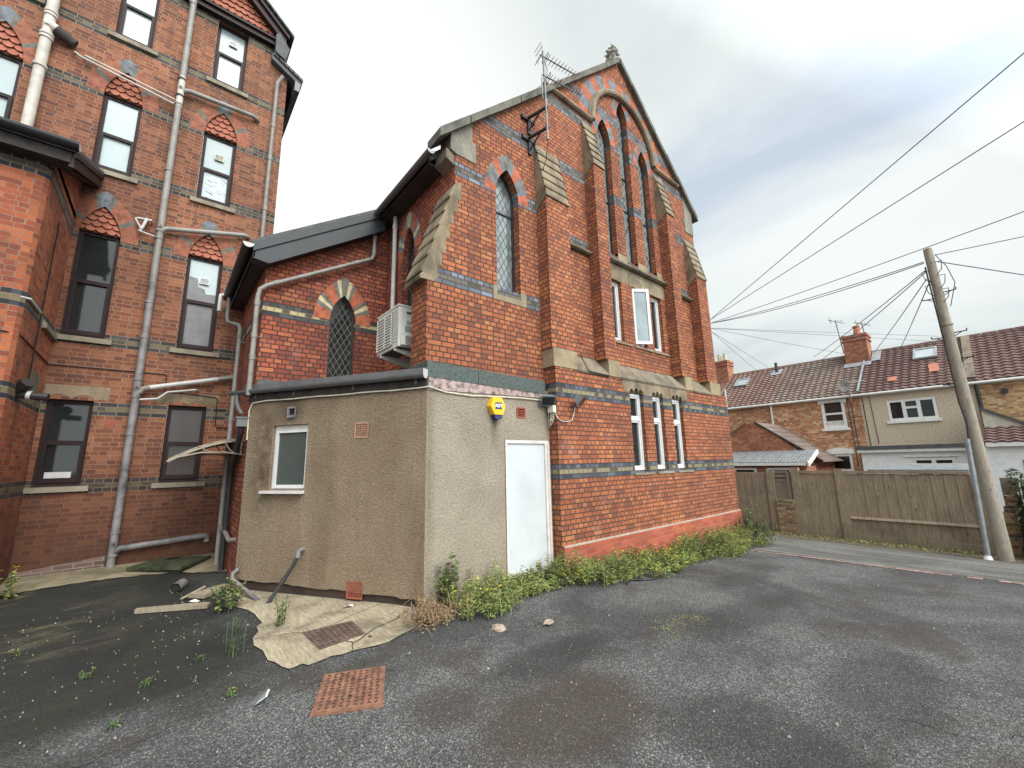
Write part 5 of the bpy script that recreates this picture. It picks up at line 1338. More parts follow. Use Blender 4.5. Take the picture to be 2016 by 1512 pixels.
def bay_gutter(mb):
    n = 8; r = .085; k = mb.mi('black_plastic'); prev = None
    for x in (-9, -1.30):
        i = len(mb.v); mb.v += [Vector((x, 7.66+r*math.cos(math.pi+math.pi*q/n), 6.03+r*math.sin(math.pi+math.pi*q/n))) for q in range(n+1)]
        if prev is not None:
            for q in range(n): mb.f.append((prev+q, prev+q+1, i+q+1, i+q)); mb.m.append(k)
        prev = i
    mb.face([(-1.295, 7.66+r*math.cos(math.pi+math.pi*q/n), 6.03+r*math.sin(math.pi+math.pi*q/n)) for q in range(n+1)], 'pipe_white')
    mb.tube([(-2.2, 7.66, 5.945), (-2.2, 7.66, 5.96)], .09, 'black_plastic', 8)
one('gutter', bay_gutter, bo)
one('waste_pipe', lambda mb: (mb.tube([(XB-.06, 8.02, 3.85), (XB+.02, 8.1, 3.86), (XB+.02, 8.75, 3.86)], .018, 'pipe_white', 8), mb.tube([(XB+.03, 8.75, 5.3), (XB+.03, 8.75, 2.8)], .010, 'frame_brown', 6)), bo, smooth=True)
def sec_light(mb):
    mb.tube([(XB, 8.45, 2.62), (XB+.30, 8.40, 2.60)], .05, 'bracket_black', 8); mb.tube([(XB+.10, 8.435, 2.617), (XB+.14, 8.43, 2.612)], .065, 'pipe_white', 10); mb.tube([(XB-.02, 8.47, 2.65), (XB+.10, 8.35, 2.78)], .08, 'bracket_black', 6)
# soil pipes and branches
YP = 9.79
def soil(mb):
    pts = [(-.449, YP, 11.9), (-.449, YP, 8.6), (-.452, YP, 4.0), (-.465, YP, -.05)]
    mb.tube(pts, .062, 'pipe_iron', 14)
def soil_cols():
    out = []
    for z in (11.35, 9.44, 9.05, 8.85, 7.35, 6.05, 5.90, 4.62, 3.95, 3.17, 2.86, 2.20, 1.62, .58, .22): out.append(z)
    return out
def main_pipe(mb):
    mb.tube([(-.449, YP, 11.9), (-.449, YP, 9.5)], .055, 'pipe_grey', 14, cap=False); mb.tube([(-.449, YP, 9.5), (-.449, YP, 8.8)], .057, 'pipe_pale', 14)
    mb.tube([(-.449, YP, 8.8), (-.451, YP, 5.0)], .055, 'pipe_grey', 14, cap=False); mb.tube([(-.451, YP, 5.0), (-.452, YP, 2.9), (-.465, YP, -.05)], .056, 'pipe_iron', 14)
    for z in soil_cols():
        m = 'cable_black' if z in (9.44, 9.05) else ('pipe_grey' if z > 5 else 'pipe_iron')
        mb.tube([(-.456, YP, z-.02), (-.456, YP, z+.02)], .067, m, 14)
    for z in (9.22, 6.13, 3.02, .40):
        mb.tube([(-.455, YP-.05, z), (-.455, YP-.078, z)], .028, 'pipe_grey' if z > 4 else 'pipe_iron', 10); mb.tube([(-.455, YP-.0785, z), (-.455, YP-.081, z)], .017, 'cable_black', 10)
    mb.tube([(-.465, YP, -.05), (-.465, YP, .0)], .10, 'pipe_black', 12)
one('soil_pipe', main_pipe, hall, smooth=True)
def branch(m, pts, r=.05):
    return one('waste_pipe', lambda mb: mb.tube(pts, r, m, 10), hall, smooth=True)
branch('pipe_grey', [(-.42, YP, 9.19), (-.32, YP, 9.25), (.80, YP, 9.32), (.88, YP+.05, 9.325), (.92, 9.9, 9.33)], .048)
branch('pipe_grey', [(-.42, YP, 6.08), (-.36, YP, 6.13), (.86, YP, 6.43), (.93, YP+.04, 6.45), (.97, 9.9, 6.46)], .046)
def br3(mb):
    mb.tube([(-.42, YP, 2.93), (-.37, YP, 3.01), (-.28, YP, 3.04)], .05, 'pipe_grey', 10); mb.tube([(-.29, YP, 3.037), (.70, YP, 3.30)], .044, 'pipe_white', 10); mb.tube([(.70, YP, 3.30), (.99, YP, 3.378)], .046, 'pipe_grey', 10)
one('waste_pipe', br3, hall, smooth=True)
branch('pipe_iron', [(-.42, YP, .28), (-.37, YP, .315), (.74, YP, .38), (.80, YP+.03, .37), (.80, YP+.03, .27)], .05)
branch('pipe_pale', [(-.52, YP, 8.82), (-1.86, YP, 9.00), (-1.94, YP+.02, 9.06), (-1.97, 9.9, 9.10)], .019)
branch('pipe_pale', [(-.52, YP, 8.925), (-1.80, YP, 9.06), (-1.84, 9.9, 9.07)], .017)
branch('pipe_white', [(-.47, YP, 5.905), (-.735, YP, 5.95), (-.72, YP-.02, 6.0), (-.815, YP, 6.17), (-.77, YP, 6.20), (-.60, YP, 6.215), (-.585, 9.9, 6.215)], .019)
branch('pipe_white', [(-.735, YP, 5.94), (-.70, YP, 6.05), (-.66, YP, 6.22), (-.65, 9.9, 6.23)], .024)
branch('pipe_white', [(-.43, YP, 2.81), (-.155, YP, 2.848), (-.03, YP, 2.98), (.37, YP, 3.058), (.42, 9.9, 3.06)], .019)
def pipe2(mb):
    x = -2.30
    mb.tube([(x-.03, YP, 12.2), (x, YP, 9.3)], .074, 'pipe_pale', 14); mb.tube([(x, YP, 9.3), (x, YP, 6.85)], .072, 'pipe_pale', 14)
    for z in (9.62, 9.55, 9.15, 9.08, 8.50, 6.93): mb.tube([(x, YP, z-.022), (x, YP, z+.022)], .090, 'pipe_pale', 14)
    mb.tube([(x, YP-.02, 9.36), (x+.12, YP-.02, 9.30)], .085, 'pipe_pale', 12); mb.tube([(x+.10, YP-.02, 9.31), (x+.34, YP+.02, 9.20)], .088, 'fascia_dark', 12)
    mb.tube([(x, YP-.09, 9.35), (x, YP-.10, 9.35)], .05, 'pipe_white', 10)
one('soil_pipe', pipe2, hall, smooth=True)
one('downpipe', lambda mb: pipe_with_collars(mb, [(1.30, 9.74, 10.66), (1.21, YP, 10.45), (1.20, YP, 5.2)], .042, 'pipe_grey', [((1.205, YP, z), (0, 0, 1)) for z in (9.3, 8.45, 7.2, 6.3)]), hall, smooth=True)
def cables(mb):
    y = 9.885
    mb.tube([(XB-.4, 7.97, 3.36), (XB-.12, 7.965, 3.36), (XB+.005, 8.1, 3.35), (XB+.008, 9.88, 3.32), (-1.5, y, 3.32), (-.10, y, 3.325), (-.075, y, 3.30), (-.075, y, 2.99), (.32, y, 2.985), (.70, y, 2.945), (.73, y, 2.92), (.742, y, 2.40), (.77, y, 2.37), (.98, y, 2.365)], .009, 'cable_black', 6)
one('cable', cables, hall, smooth=True)
one('security_light', sec_light, bo, smooth=True)

# ================================================================== TERRACED HOUSES
XH = 22.0; fh = left(XH)
def tile_roof(mb, y0, y1, e, r, m, rows=17, tw=.25, per=5, thick=.03):
    """pantiled slope between eave e=(x,z) and ridge r=(x,z), real waves and steps"""
    k = mb.mi(m); n = int((y1-y0)/tw*per)
    ex, ez = e; rx, rz = r; L = math.hypot(rx-ex, rz-ez); nx, nz = -(rz-ez)/L, (rx-ex)/L
    for q in range(rows):
        f0, f1 = q/rows, (q+1)/rows+.012
        ids = []
        for f, up in ((f0, .045), (f1, .0)):
            row = []
            for i in range(n+1):
                y = y0+(y1-y0)*i/n; w = .022*math.sin(2*math.pi*i/per)+up
                row.append(len(mb.v)); mb.v.append(Vector((ex+(rx-ex)*f+nx*w, y, ez+(rz-ez)*f+nz*w)))
            ids.append(row)
        low = []
        for i in range(n+1):
            v = mb.v[ids[0][i]]; low.append(len(mb.v)); mb.v.append(Vector((v.x-nx*.04, v.y, v.z-nz*.04)))
        for i in range(n):
            mb.f.append((ids[0][i], ids[0][i+1], ids[1][i+1], ids[1][i])); mb.m.append(k)
            mb.f.append((low[i], low[i+1], ids[0][i+1], ids[0][i])); mb.m.append(k)
EV, RG = (21.85, 4.05), (25.07, 6.25)
def roof_pt(x, w=0):
    f = (x-EV[0])/(RG[0]-EV[0]); L = math.hypot(RG[0]-EV[0], RG[1]-EV[1])
    return (x-(RG[1]-EV[1])/L*w, EV[1]+(RG[1]-EV[1])*f+(RG[0]-EV[0])/L*w)
def slope_box(mb, x0, x1, y0, y1, w0, w1, m):
    mb.prism('y', [roof_pt(x0, w0), roof_pt(x1, w0), roof_pt(x1, w1), roof_pt(x0, w1)], y0, y1, m)
def house(label, y0, y1, wallm, tilem, wins=(), extra=None, eave='house_trim', z0=-.8):
    t = thing('terraced_house', label, 'house', (XH, (y0+y1)/2, -.6), 'terraced houses behind the fence')
    def wl(mb):
        mb.panel(fh, [(y0, z0), (y1, z0), (y1, 4.1), (y0, 4.1)], [[(a, c), (a, d), (b, d), (b, c)] for a, b, c, d, *_ in wins], wallm, 0, .12)
        for y in (y0+.001, y1-.001): mb.face([(XH, y, z0), (28.2, y, z0), (28.2, y, 4.1), (25.07, y, 6.2), (XH, y, 4.1)], wallm)
        mb.face([(28.2, y0, z0), (28.2, y1, z0), (28.2, y1, 4.1), (28.2, y0, 4.1)], wallm)
    one('wall', wl, t)
    ro = one('roof', lambda mb: (tile_roof(mb, y0, y1, EV, RG, tilem), mb.face([(25.07, y0, 6.25), (25.07, y1, 6.25), (28.4, y1, 3.95), (28.4, y0, 3.95)], tilem)), t)
    def rdg(mb):
        n = int((y1-y0)/.42)
        for i in range(n): mb.tube([(25.07, y0+(y1-y0)*i/n+.01, 6.22), (25.07, y0+(y1-y0)*(i+1)/n-.01, 6.225)], .11, tilem, 8)
    one('ridge_tile', rdg, ro)
    one('gutter', lambda mb: (mb.box(21.90, 22.0, y0, y1, 3.93, 4.02, eave), mb.tube([(21.83, y0, 3.99), (21.83, y1, 3.99)], .05, eave, 8)), t)
    return t, ro
def upvc(fr, a, b, c, d, parent, cells, t=.07, gm='glass_dark', m='house_trim', sill=True, D=-.05):
    def w(mb): mb.panel(fr, [(a, c), (b, c), (b, d), (a, d)], [[(p, r), (p, s_), (q, s_), (q, r)] for p, q, r, s_ in cells], m, D+.06, .07)
    o = one('window', w, parent)
    one('pane', lambda mb: [mb.fbox(fr, p, q, r, s_, D-.03, D, gm) for p, q, r, s_ in cells], o) if len(cells) == 1 else [one('pane', lambda mb, z=z: mb.fbox(fr, z[0]-.002, z[1]+.002, z[2]-.002, z[3]+.002, D-.03, D, gm), o) for z in cells]
    if sill: one('sill', lambda mb: mb.fbox(fr, a-.08, b+.08, c-.10, c-.002, -.05, .06, m), o)
    return o
def rooflight(ro, x0, x1, y0, y1):
    o = one('rooflight', lambda mb: (slope_box(mb, x0, x1, y0, y0+.07, .03, .13, 'lead_grey'), slope_box(mb, x0, x1, y1-.07, y1, .03, .13, 'lead_grey'), slope_box(mb, x0, x0+.07, y0+.071, y1-.071, .03, .13, 'lead_grey'), slope_box(mb, x1-.07, x1, y0+.071, y1-.071, .03, .13, 'lead_grey')), ro)
    one('pane', lambda mb: slope_box(mb, x0+.071, x1-.071, y0+.071, y1-.071, .05, .10, 'roof_glass'), o)
h1, h1r = house('far orange brick terraced house by the church corner, small rooflight in its reddish tiles', 7.12, 10.6, 'brick_house', 'tile_red')
rooflight(h1r, 23.63, 24.30, 8.72, 9.38)
one('downpipe', lambda mb: mb.tube([(21.93, 7.15, 4.0), (21.93, 7.16, 2.95)], .045, 'white_pvc', 8), h1)
one('downpipe', lambda mb: mb.tube([(21.9, 9.13, 5.0), (21.9, 9.16, 2.5)], .04, 'white_pvc', 8), h1)
def stack(mb, x0, x1, y0, y1, z0, z1, m):
    mb.box(x0, x1, y0, y1, z0, z1-.30, m); mb.box(x0-.04, x1+.04, y0-.04, y1+.04, z1-.30, z1-.22, m); mb.box(x0-.01, x1+.01, y0-.01, y1+.01, z1-.22, z1-.12, m); mb.box(x0-.05, x1+.05, y0-.05, y1+.05, z1-.12, z1, m)
c1 = one('chimney', lambda mb: stack(mb, 24.3, 25.1, 9.86, 10.55, 5.3, 7.05, 'brick_house_old'), h1)
for y in (10.05, 10.36): one('chimney_pot', lambda mb: mb.tube([(24.6, y, 7.05), (24.6, y, 7.5)], .12, 'chimney_pot_cream', 10, r2=.10), c1)
S0 = (4.40, 5.22, 2.70, 3.93)
h2, h2r = house('orange brick terraced house with a white sash window and a satellite dish under the eaves', 3.86, 7.12, 'brick_house', 'tile_dark', [S0, (4.43, 5.18, .9, 1.74)])
upvc(fh, *S0, h2, [(S0[0]+.11, S0[1]-.11, 3.36, 3.80), (S0[0]+.11, S0[1]-.11, 2.82, 3.28)], gm='glass_brown')
one('window_head', lambda mb: mb.fprism(fh, [(4.30, 3.92), (4.32, 3.74), (4.5, 3.80), (4.81, 3.83), (5.12, 3.80), (5.30, 3.74), (5.32, 3.92)], .002, .05, 'house_trim'), h2)
one('curtain', lambda mb: mb.fbox(fh, 4.52, 5.10, 2.82, 3.02, -.049, -.046, 'curtain'), h2)
upvc(fh, 4.43, 5.18, .9, 1.74, h2, [(4.52, 5.09, 1.0, 1.52)])
one('window_head', lambda mb: mb.fprism(fh, [(4.33, 1.62), (5.28, 1.62), (5.25, 1.80), (4.81, 1.90), (4.36, 1.80)], .002, .05, 'house_trim'), h2)
c2 = one('chimney', lambda mb: stack(mb, 24.25, 25.2, 3.66, 4.52, 5.6, 7.08, 'brick_house_old'), h2)
one('chimney_pot', lambda mb: (mb.tube([(24.55, 3.98, 7.08), (24.55, 3.98, 7.5)], .15, 'chimney_pot', 10, r2=.11), mb.tube([(24.55, 3.98, 7.46), (24.55, 3.98, 7.52)], .15, 'chimney_pot', 10)), c2)
one('lead_flashing', lambda mb: (slope_box(mb, 23.95, 24.26, 3.60, 4.58, .03, .06, 'lead_grey'), slope_box(mb, 21.9, 25.0, 3.83, 3.90, .05, .10, 'lead_grey'), slope_box(mb, 24.2, 25.07, 3.30, 3.62, .05, .07, 'lead_grey')), h2)
one('vent_pipe', lambda mb: (mb.tube([(24.55, 7.5, 5.9), (24.55, 7.5, 6.45)], .07, 'black_plastic', 8), slope_box(mb, 24.3, 24.75, 7.25, 7.75, .04, .06, 'lead_grey')), h2)
one('repaired_tile', lambda mb: slope_box(mb, 22.18, 22.62, 4.9, 5.32, .055, .075, 'tile_new_pale'), h2) if False else None
def cabl(mb):
    for y in (4.28, 4.16): mb.tube([(21.97, y, 3.95), (21.97, y-.02, 1.1)], .012, 'cable_black', 5)
one('cable', cabl, h2)
h3, h3r = house('pebbledashed terraced house with a white three-light window and three new orange roof tiles', .66, 3.86, 'house_pebbledash', 'tile_brown', [(1.68, 3.05, 2.85, 3.65)])
a, b, c, d = 1.68, 3.05, 2.85, 3.65
upvc(fh, a, b, c, d, h3, [(a+.08, a+.42, c+.09, d-.08), (a+.53, b-.53, c+.09, d-.36), (a+.53, b-.53, d-.28, d-.08), (b-.42, b-.08, c+.09, d-.08)])
rooflight(h3r, 23.75, 24.52, 1.50, 2.22)
def newtiles(mb, x, y): slope_box(mb, x, x+.30, y, y+.28, .062, .075, 'tile_new')
for x, y in ((22.38, 2.68), (22.98, 1.48), (22.70, 1.46)): one('new_tile', lambda mb: newtiles(mb, x, y), h3r)
def cabl3(mb):
    mb.tube([(21.98, 3.55, 3.9), (21.98, 3.50, 2.0)], .010, 'cable_black', 5); mb.tube([(21.98, 3.78, 3.9), (21.98, 3.76, 1.9)], .014, 'cable_black', 5)
one('cable', cabl3, h3)
ext = thing('flat_roof_extension', 'white flat-roofed extension in front of the pebbledashed house', 'extension', (20.5, 2.2, -.6))
def extw(mb):
    fx = left(19.0)
    mb.panel(fx, [(.72, -.8), (3.56, -.8), (3.56, 1.72), (.72, 1.72)], [[(1.28, -.5), (1.28, 1.44), (2.26, 1.44), (2.26, -.5)]], 'wall_white', 0, .1)
    for y in (.72, 3.56): mb.face([(19, y, -.8), (21.99, y, -.8), (21.99, y, 1.72), (19, y, 1.72)], 'wall_white')
    mb.fbox(fx, 1.2, 2.45, 1.47, 1.50, .0, .05, 'wall_white')
one('wall', extw, ext)
one('roof', lambda mb: (mb.box(18.85, 21.99, .62, 3.68, 1.74, 1.86, 'slate'), mb.box(18.88, 18.99, .66, 3.64, 1.64, 1.738, 'house_trim')), ext)
upvc(left(19.0), 1.28, 2.26, -.5, 1.44, ext, [(1.36, 1.72, -.3, 1.36), (1.82, 2.18, -.3, 1.36)], sill=False)
h4, h4r = house('yellow-brown brick terraced house at the right edge, behind the wooden pole', -8.0, .66, 'brick_house_yellow', 'tile_brown')
one('downpipe', lambda mb: mb.tube([(21.94, .60, 3.95), (21.94, .58, 2.9)], .05, 'black_plastic', 8), h4)
one('party_wall', lambda mb: slope_box(mb, 21.95, 25.0, .56, .80, .02, .12, 'stone_dark'), h4)
one('flue', lambda mb: mb.tube([(22.02, -.02, 3.62), (21.9, -.02, 3.62)], .09, 'black_plastic', 10), h4)
lt4 = thing('lean_to', 'cream walled lean-to with a sloping top, beside the wooden pole', 'extension', (20.9, -.8, -.6))
def leanw(mb):
    mb.prism('x', [(.56, -.8), (.56, 2.93), (-2.6, .86), (-2.6, -.8)], 20.0, 21.99, 'wall_cream')
one('wall', leanw, lt4)
one('roof', lambda mb: mb.prism('x', [(.60, 2.935), (.60, 3.02), (-2.8, .80), (-2.8, .72)], 19.92, 21.99, 'slate'), lt4)
lt5 = thing('tiled_lean_to', 'white lean-to with a low brown tiled roof, at the right edge beyond the hedge', 'extension', (19, -1.2, -.6))
one('wall', lambda mb: (mb.box(18.0, 19.99, -4, .69, -.8, 1.72, 'wall_white'), mb.fbox(left(18.0), -.9, -.05, .2, 1.35, .002, .02, 'glass_dark')), lt5)
one('roof', lambda mb: tile_roof(mb, -4.1, .58, (17.85, 1.84), (20.0, 2.35), 'tile_brown', rows=6), lt5)
one('fascia', lambda mb: mb.box(17.86, 17.99, -4.05, .56, 1.725, 1.84, 'house_trim'), lt5)
# pitched outbuilding and grey lean-to behind the gate
pb = thing('brick_outbuilding', 'small orange brick outbuilding with a tiled gable roof, behind the grey lean-to', 'outbuilding', (20.5, 7, -.6))
def pbw(mb):
    mb.prism('x', [(5.05, -.8), (5.05, 1.45), (6.55, 2.74), (6.9, 2.96), (7.35, 2.98), (7.55, 2.80), (8.9, 2.0), (8.9, -.8)], 19.0, 19.02, 'brick_house_old')
    for y in (5.05, 8.9): mb.face([(19.02, y, -.8), (21.99, y, -.8), (21.99, y, 1.5), (19.02, y, 1.5)], 'brick_house_old')
one('wall', pbw, pb)
def pbr(mb):
    rows = 8
    for i in range(rows):
        f0, f1 = i/rows, (i+1)/rows+.02
        def P(f, up): return (4.72+(6.95-4.72)*f, 1.30+(2.98-1.30)*f+up)
        a0, b0 = P(f0, .06), P(f1, .02)
        mb.prism('x', [a0, b0, (b0[0], b0[1]-.03), (a0[0], a0[1]-.03)], 19.03, 21.98, 'tile_dark')
    mb.prism('x', [(7.2, 3.02), (9.1, 1.95), (9.1, 1.91), (7.2, 2.97)], 18.96, 21.98, 'tile_dark')
    mb.prism('x', [(4.70, 1.34), (6.9, 2.99), (6.9, 3.05), (4.70, 1.41)], 18.95, 19.025, 'fascia_dark')
one('roof', pbr, pb)
gl = thing('grey_lean_to', 'grey corrugated lean-to with white fascia boards behind the gate', 'lean-to', (18.5, 6.4, -.6))
def glr(mb):
    n = 60; k = mb.mi('corrugated')
    prev = None
    for i in range(n+1):
        y = 4.86+(8.8-4.86)*i/n; z = .012*(i % 2)
        a = len(mb.v); mb.v += [Vector((17.7, y, 1.36+z)), Vector((18.99, y, 1.80+z))]
        if prev is not None: mb.f.append((prev, a, a+1, prev+1)); mb.m.append(k)
        prev = a
one('roof', glr, gl)
one('fascia', lambda mb: (mb.box(17.66, 17.70, 4.9, 8.8, 1.24, 1.35, 'house_trim'), mb.prism('y', [(17.66, 1.20), (18.99, 1.66), (18.99, 1.80), (17.66, 1.34)], 4.80, 4.85, 'house_trim')), gl)
def glw(mb):
    mb.box(17.85, 18.98, 4.95, 8.7, -.8, 1.20, 'brick_house_old')
    for y in (5.4, 6.6): mb.fbox(left(17.85), y, y+.85, .3, 1.15, .002, .03, 'house_trim'); mb.fbox(left(17.85), y+.09, y+.76, .4, 1.08, .031, .036, 'glass_dark')
one('wall', glw, gl)
one('garden_shed_roof', lambda mb: mb.prism('y', [(16.2, 1.10), (17.4, 1.25), (17.4, 1.29), (16.2, 1.14)], .9, 2.95, 'corrugated'), None, label='low grey corrugated sheet roof showing just above the long fence panel', category='shed roof')
# rooftop aerials, dish
def roof_aerial(label, x, y, z0, z1, tilt):
    t = thing('roof_aerial', label, 'aerial', (x, y, z0), 'aerials on the far chimney')
    one('mast', lambda mb: mb.tube([(x, y, z0), (x+.05, y+tilt, z1)], .022, 'aerial_metal', 6), t)
    def an(mb):
        p = Vector((x+.05, y+tilt, z1)); mb.tube([p+Vector((0, .28, .10)), p+Vector((0, -.32, -.22))], .016, 'aerial_metal', 5)
        for f in (-.8, -.4, 0, .5): mb.tube([p+Vector((-.16, .28*f, .1*f)), p+Vector((.16, .28*f, .1*f))], .010, 'aerial_metal', 4)
        mb.tube([p+Vector((0, .18, -.10)), p+Vector((0, .22, .24))], .012, 'aerial_metal', 4)
    one('antenna', an, t)
roof_aerial('taller thin aerial on the left side of the chimney with the orange pot', 24.3, 4.55, 6.3, 7.95, .12)
roof_aerial('shorter thin aerial behind the right side of the chimney with the orange pot', 24.9, 3.72, 6.4, 7.72, .10)
ds = thing('satellite_dish', 'grey satellite dish with a white aerial below the eaves of the brick terrace', 'satellite dish', (21.8, 4.2, 4.1))
def dish(mb):
    n = 14; c = Vector((21.62, 4.22, 4.42)); k = mb.mi('ac_grey'); mb.v.append(c+Vector((.06, 0, 0))); i0 = len(mb.v)-1
    for q in range(n): mb.v.append(c+Vector((-.02, .19*math.cos(2*math.pi*q/n), .23*math.sin(2*math.pi*q/n))))
    for q in range(n): mb.f.append((i0, i0+1+q, i0+1+(q+1) % n)); mb.m.append(k)
one('dish', dish, ds)
one('mast', lambda mb: (mb.tube([(21.75, 4.10, 3.7), (21.75, 4.12, 4.75)], .022, 'aerial_metal', 6), mb.tube([(21.62, 4.22, 4.3), (21.45, 4.22, 4.25)], .012, 'aerial_metal', 5)), ds)
one('antenna', lambda mb: yagi(mb, (21.7, 4.25, 4.55), (21.75, 3.55, 4.55), 7, .14, 'pipe_pale', .014), ds)

# ================================================================== FENCE, POLE, WIRES
XF = 14.0; ffn = left(XF)
def boards(mb, y0, y1, z0, z1, m='fence_wood', w=.105, seed=1, top=0):
    rr = random.Random(seed); y = y0; n = 0
    while y < y1-.02:
        b = min(y+w, y1); o = rr.uniform(0, .012)
        mb.fprism(F((XF, 0, 0), (0, 1, 0), (-1, 0, 0)), [(y, z0+.0), (b+.012, z0+rr.uniform(-.01, .01)), (b+.012, z1+rr.uniform(-.012, .006)), (y, z1-.004)], .006*(n % 2)+o*.3, .013+.009*(n % 2)+o*.3, m); y = b; n += 1
def post(mb, y0, y1, z1, m='fence_wood'): mb.fbox(ffn, y0, y1, -.75, z1, -.06, .07, m)
gt = thing('wooden_gate', 'close-boarded brown timber gate between the church and the brick pier', 'gate', (14, 5.3, -.6))
one('board_panel', lambda mb: boards(mb, 4.92, 6.7, -.58, 1.11, seed=2, w=.10), gt)
one('top_rail', lambda mb: mb.fbox(ffn, 4.92, 6.7, 1.06, 1.12, -.05, -.002, 'fence_wood'), gt)
one('post', lambda mb: post(mb, 4.722, 4.93, 1.17), gt)
pr = thing('brick_pier', 'short yellowish brick pier with a concrete cap between the gate and the fence', 'pier', (14, 4.55, -.6))
one('brickwork', lambda mb: mb.fbox(ffn, 4.28, 4.715, -.8, .30, -.20, .14, 'brick_pier'), pr)
one('cap', lambda mb: mb.fbox(ffn, 4.27, 4.72, .302, .36, -.22, .17, 'concrete_dirty'), pr)
def gap(mb):
    boards(mb, 4.27, 4.72, .36, .86, 'fence_wood_dark', seed=9); mb.fbox(ffn, 4.27, 4.72, .30, 1.12, -.05, -.02, 'fence_wood_dark')
    for z in (.86, .98, 1.10): mb.fbox(ffn, 4.36, 4.70, z, z+.07, .0, .03, 'fence_wood_dark')
    mb.fbox(ffn, 4.34, 4.40, .36, 1.14, .02, .06, 'fence_wood_dark')
one('fence_infill', gap, None, label='short dark broken length of slatted fence above the brick pier', category='fence')
def panel_thing(label, y0, y1, seed, rails, posts):
    t = thing('timber_fence', label, 'fence', (14, (y0+y1)/2, -.6), 'timber fence panels along the lane')
    one('board_panel', lambda mb: boards(mb, y0, y1, -.42, 1.10, seed=seed), t)
    one('top_rail', lambda mb: mb.fbox(ffn, y0, y1, 1.105, 1.17, -.02, .05, 'fence_wood'), t)
    for z in rails: one('rail', lambda mb: mb.prism('y', [(XF-.03, z-.03), (XF-.085, z-.03), (XF-.03, z+.03)], y0, y1, 'fence_wood'), t)
    one('gravel_board', lambda mb: mb.fbox(ffn, y0, y1, -.66, -.425, .0, .03, 'fence_wood'), t)
    for a, b, z in posts: one('post', lambda mb: post(mb, a, b, z), t)
    return t
panel_thing('narrower closed-board fence panel between two thick posts, left of the long panel', 3.26, 4.08, 3, (), ((4.08, 4.27, 1.25),))
panel_thing('long closed-board fence panel with a low rail across it, ending at the wooden pole', .78, 3.05, 5, (-.01,), ((3.06, 3.25, 1.22), (.62, .77, 1.10)))
def oldpost(mb):
    mb.fbox(left(14.3), .10, .36, -.8, 1.02, -.05, .05, 'fence_wood_dark'); mb.fbox(left(14.3), -.16, .08, -.8, .98, -.05, .03, 'fence_wood_dark')
one('timber_post', oldpost, None, label='dark weathered timber post just right of the wooden pole', category='post')
def oldwall(mb):
    rr = random.Random(4)
    for i in range(12):
        z = -.72+i*.115; w = .30-.012*i+rr.uniform(-.03, .03)
        mb.fbox(left(14.15), .42-w/2-.05*i*.3, .42+w/2-.05*i*.3, z, z+.105, -.1, .1+rr.uniform(-.02, .02), 'brick_pier')
one('ruined_pier', oldwall, None, label='crumbling mossy brick pier stump behind the foot of the wooden pole', category='pier')

pole = thing('telegraph_pole', 'tall weathered wooden telegraph pole leaning over the fence with cables fanning from its top', 'telegraph pole', (12.84, .466, -.62))
def pole_body(mb):
    rr = random.Random(2); n = 12; prev = None; k = mb.mi('pole_wood'); H = 24
    for j in range(H+1):
        f = j/H; c = Vector((12.84, .466+.142*f, -.75+6.87*f)); r = .113-.038*f
        ids = []
        for q in range(n):
            a = 2*math.pi*q/n; ids.append(len(mb.v)); mb.v.append(c+Vector((r*math.cos(a), r*math.sin(a), 0))*(1+rr.uniform(-.02, .02)))
        if prev:
            for q in range(n): mb.f.append((prev[q], prev[(q+1) % n], ids[(q+1) % n], ids[q])); mb.m.append(k)
        prev = ids
    mb.f.append(tuple(prev)); mb.m.append(k)
one('shaft', pole_body, pole, smooth=True)
def pc(z): f = (z+.75)/6.87; return Vector((12.84, .466+.142*f, z))
for z, s_ in ((3.02, -1), (3.55, 1), (4.05, -1), (4.12, 1), (4.95, -1), (5.05, 1)):
    def st(mb):
        c = pc(z); mb.tube([c, c+Vector((-.05, -.27*s_, .0))], .012, 'bracket_black', 6); mb.tube([c+Vector((-.05, -.27*s_, .0)), c+Vector((-.05, -.27*s_, .05))], .010, 'bracket_black', 6); mb.tube([c+Vector((-.02, 0, -.12)), c+Vector((-.04, -.19*s_, -.01))], .008, 'bracket_black', 6)
    one('step_iron', st, pole)
def guard(mb):
    p0, p1 = Vector((12.70, .70, -.55)), pc(1.86)+Vector((-.10, .115, 0)); mb.tube([p0, p1], .045, 'galvanised', 10)
    mb.tube([Vector((12.68, .70, -.62)), Vector((12.69, .70, -.42))], .10, 'wall_white', 10, r2=.05)
one('cable_guard', guard, pole, smooth=True)
def pole_cable(mb):
    mb.tube([pc(1.8)+Vector((-.11, .10, 0)), pc(2.2)+Vector((-.12, .06, 0)), pc(2.6)+Vector((-.10, .10, 0)), pc(4.5)+Vector((-.06, .095, 0)), pc(5.7)+Vector((-.06, .10, 0))], .014, 'cable_black', 6)
    rr = random.Random(3)
    for q in range(5):
        z = 5.75-.16*q; s_ = 1 if q % 2 else -1
        mb.tube([pc(z)+Vector((-.09, .05*s_, 0)), pc(z-.05)+Vector((-.13, .17*s_, .03)), pc(z-.2)+Vector((-.12, .14*s_, 0)), pc(z-.3)+Vector((-.10, .05*s_, 0))], .008, 'cable_black', 5)
    mb.tube([pc(5.95)+Vector((-.02, -.09, 0)), pc(5.6)+Vector((-.05, -.22, 0)), pc(5.2)+Vector((-.05, -.28, 0)), pc(4.7)+Vector((-.05, -.13, 0))], .008, 'cable_black', 5)
one('cable', pole_cable, pole, smooth=True)
one('band', lambda mb: mb.tube([pc(4.30), pc(4.34)], .104, 'pole_wood', 12), pole)

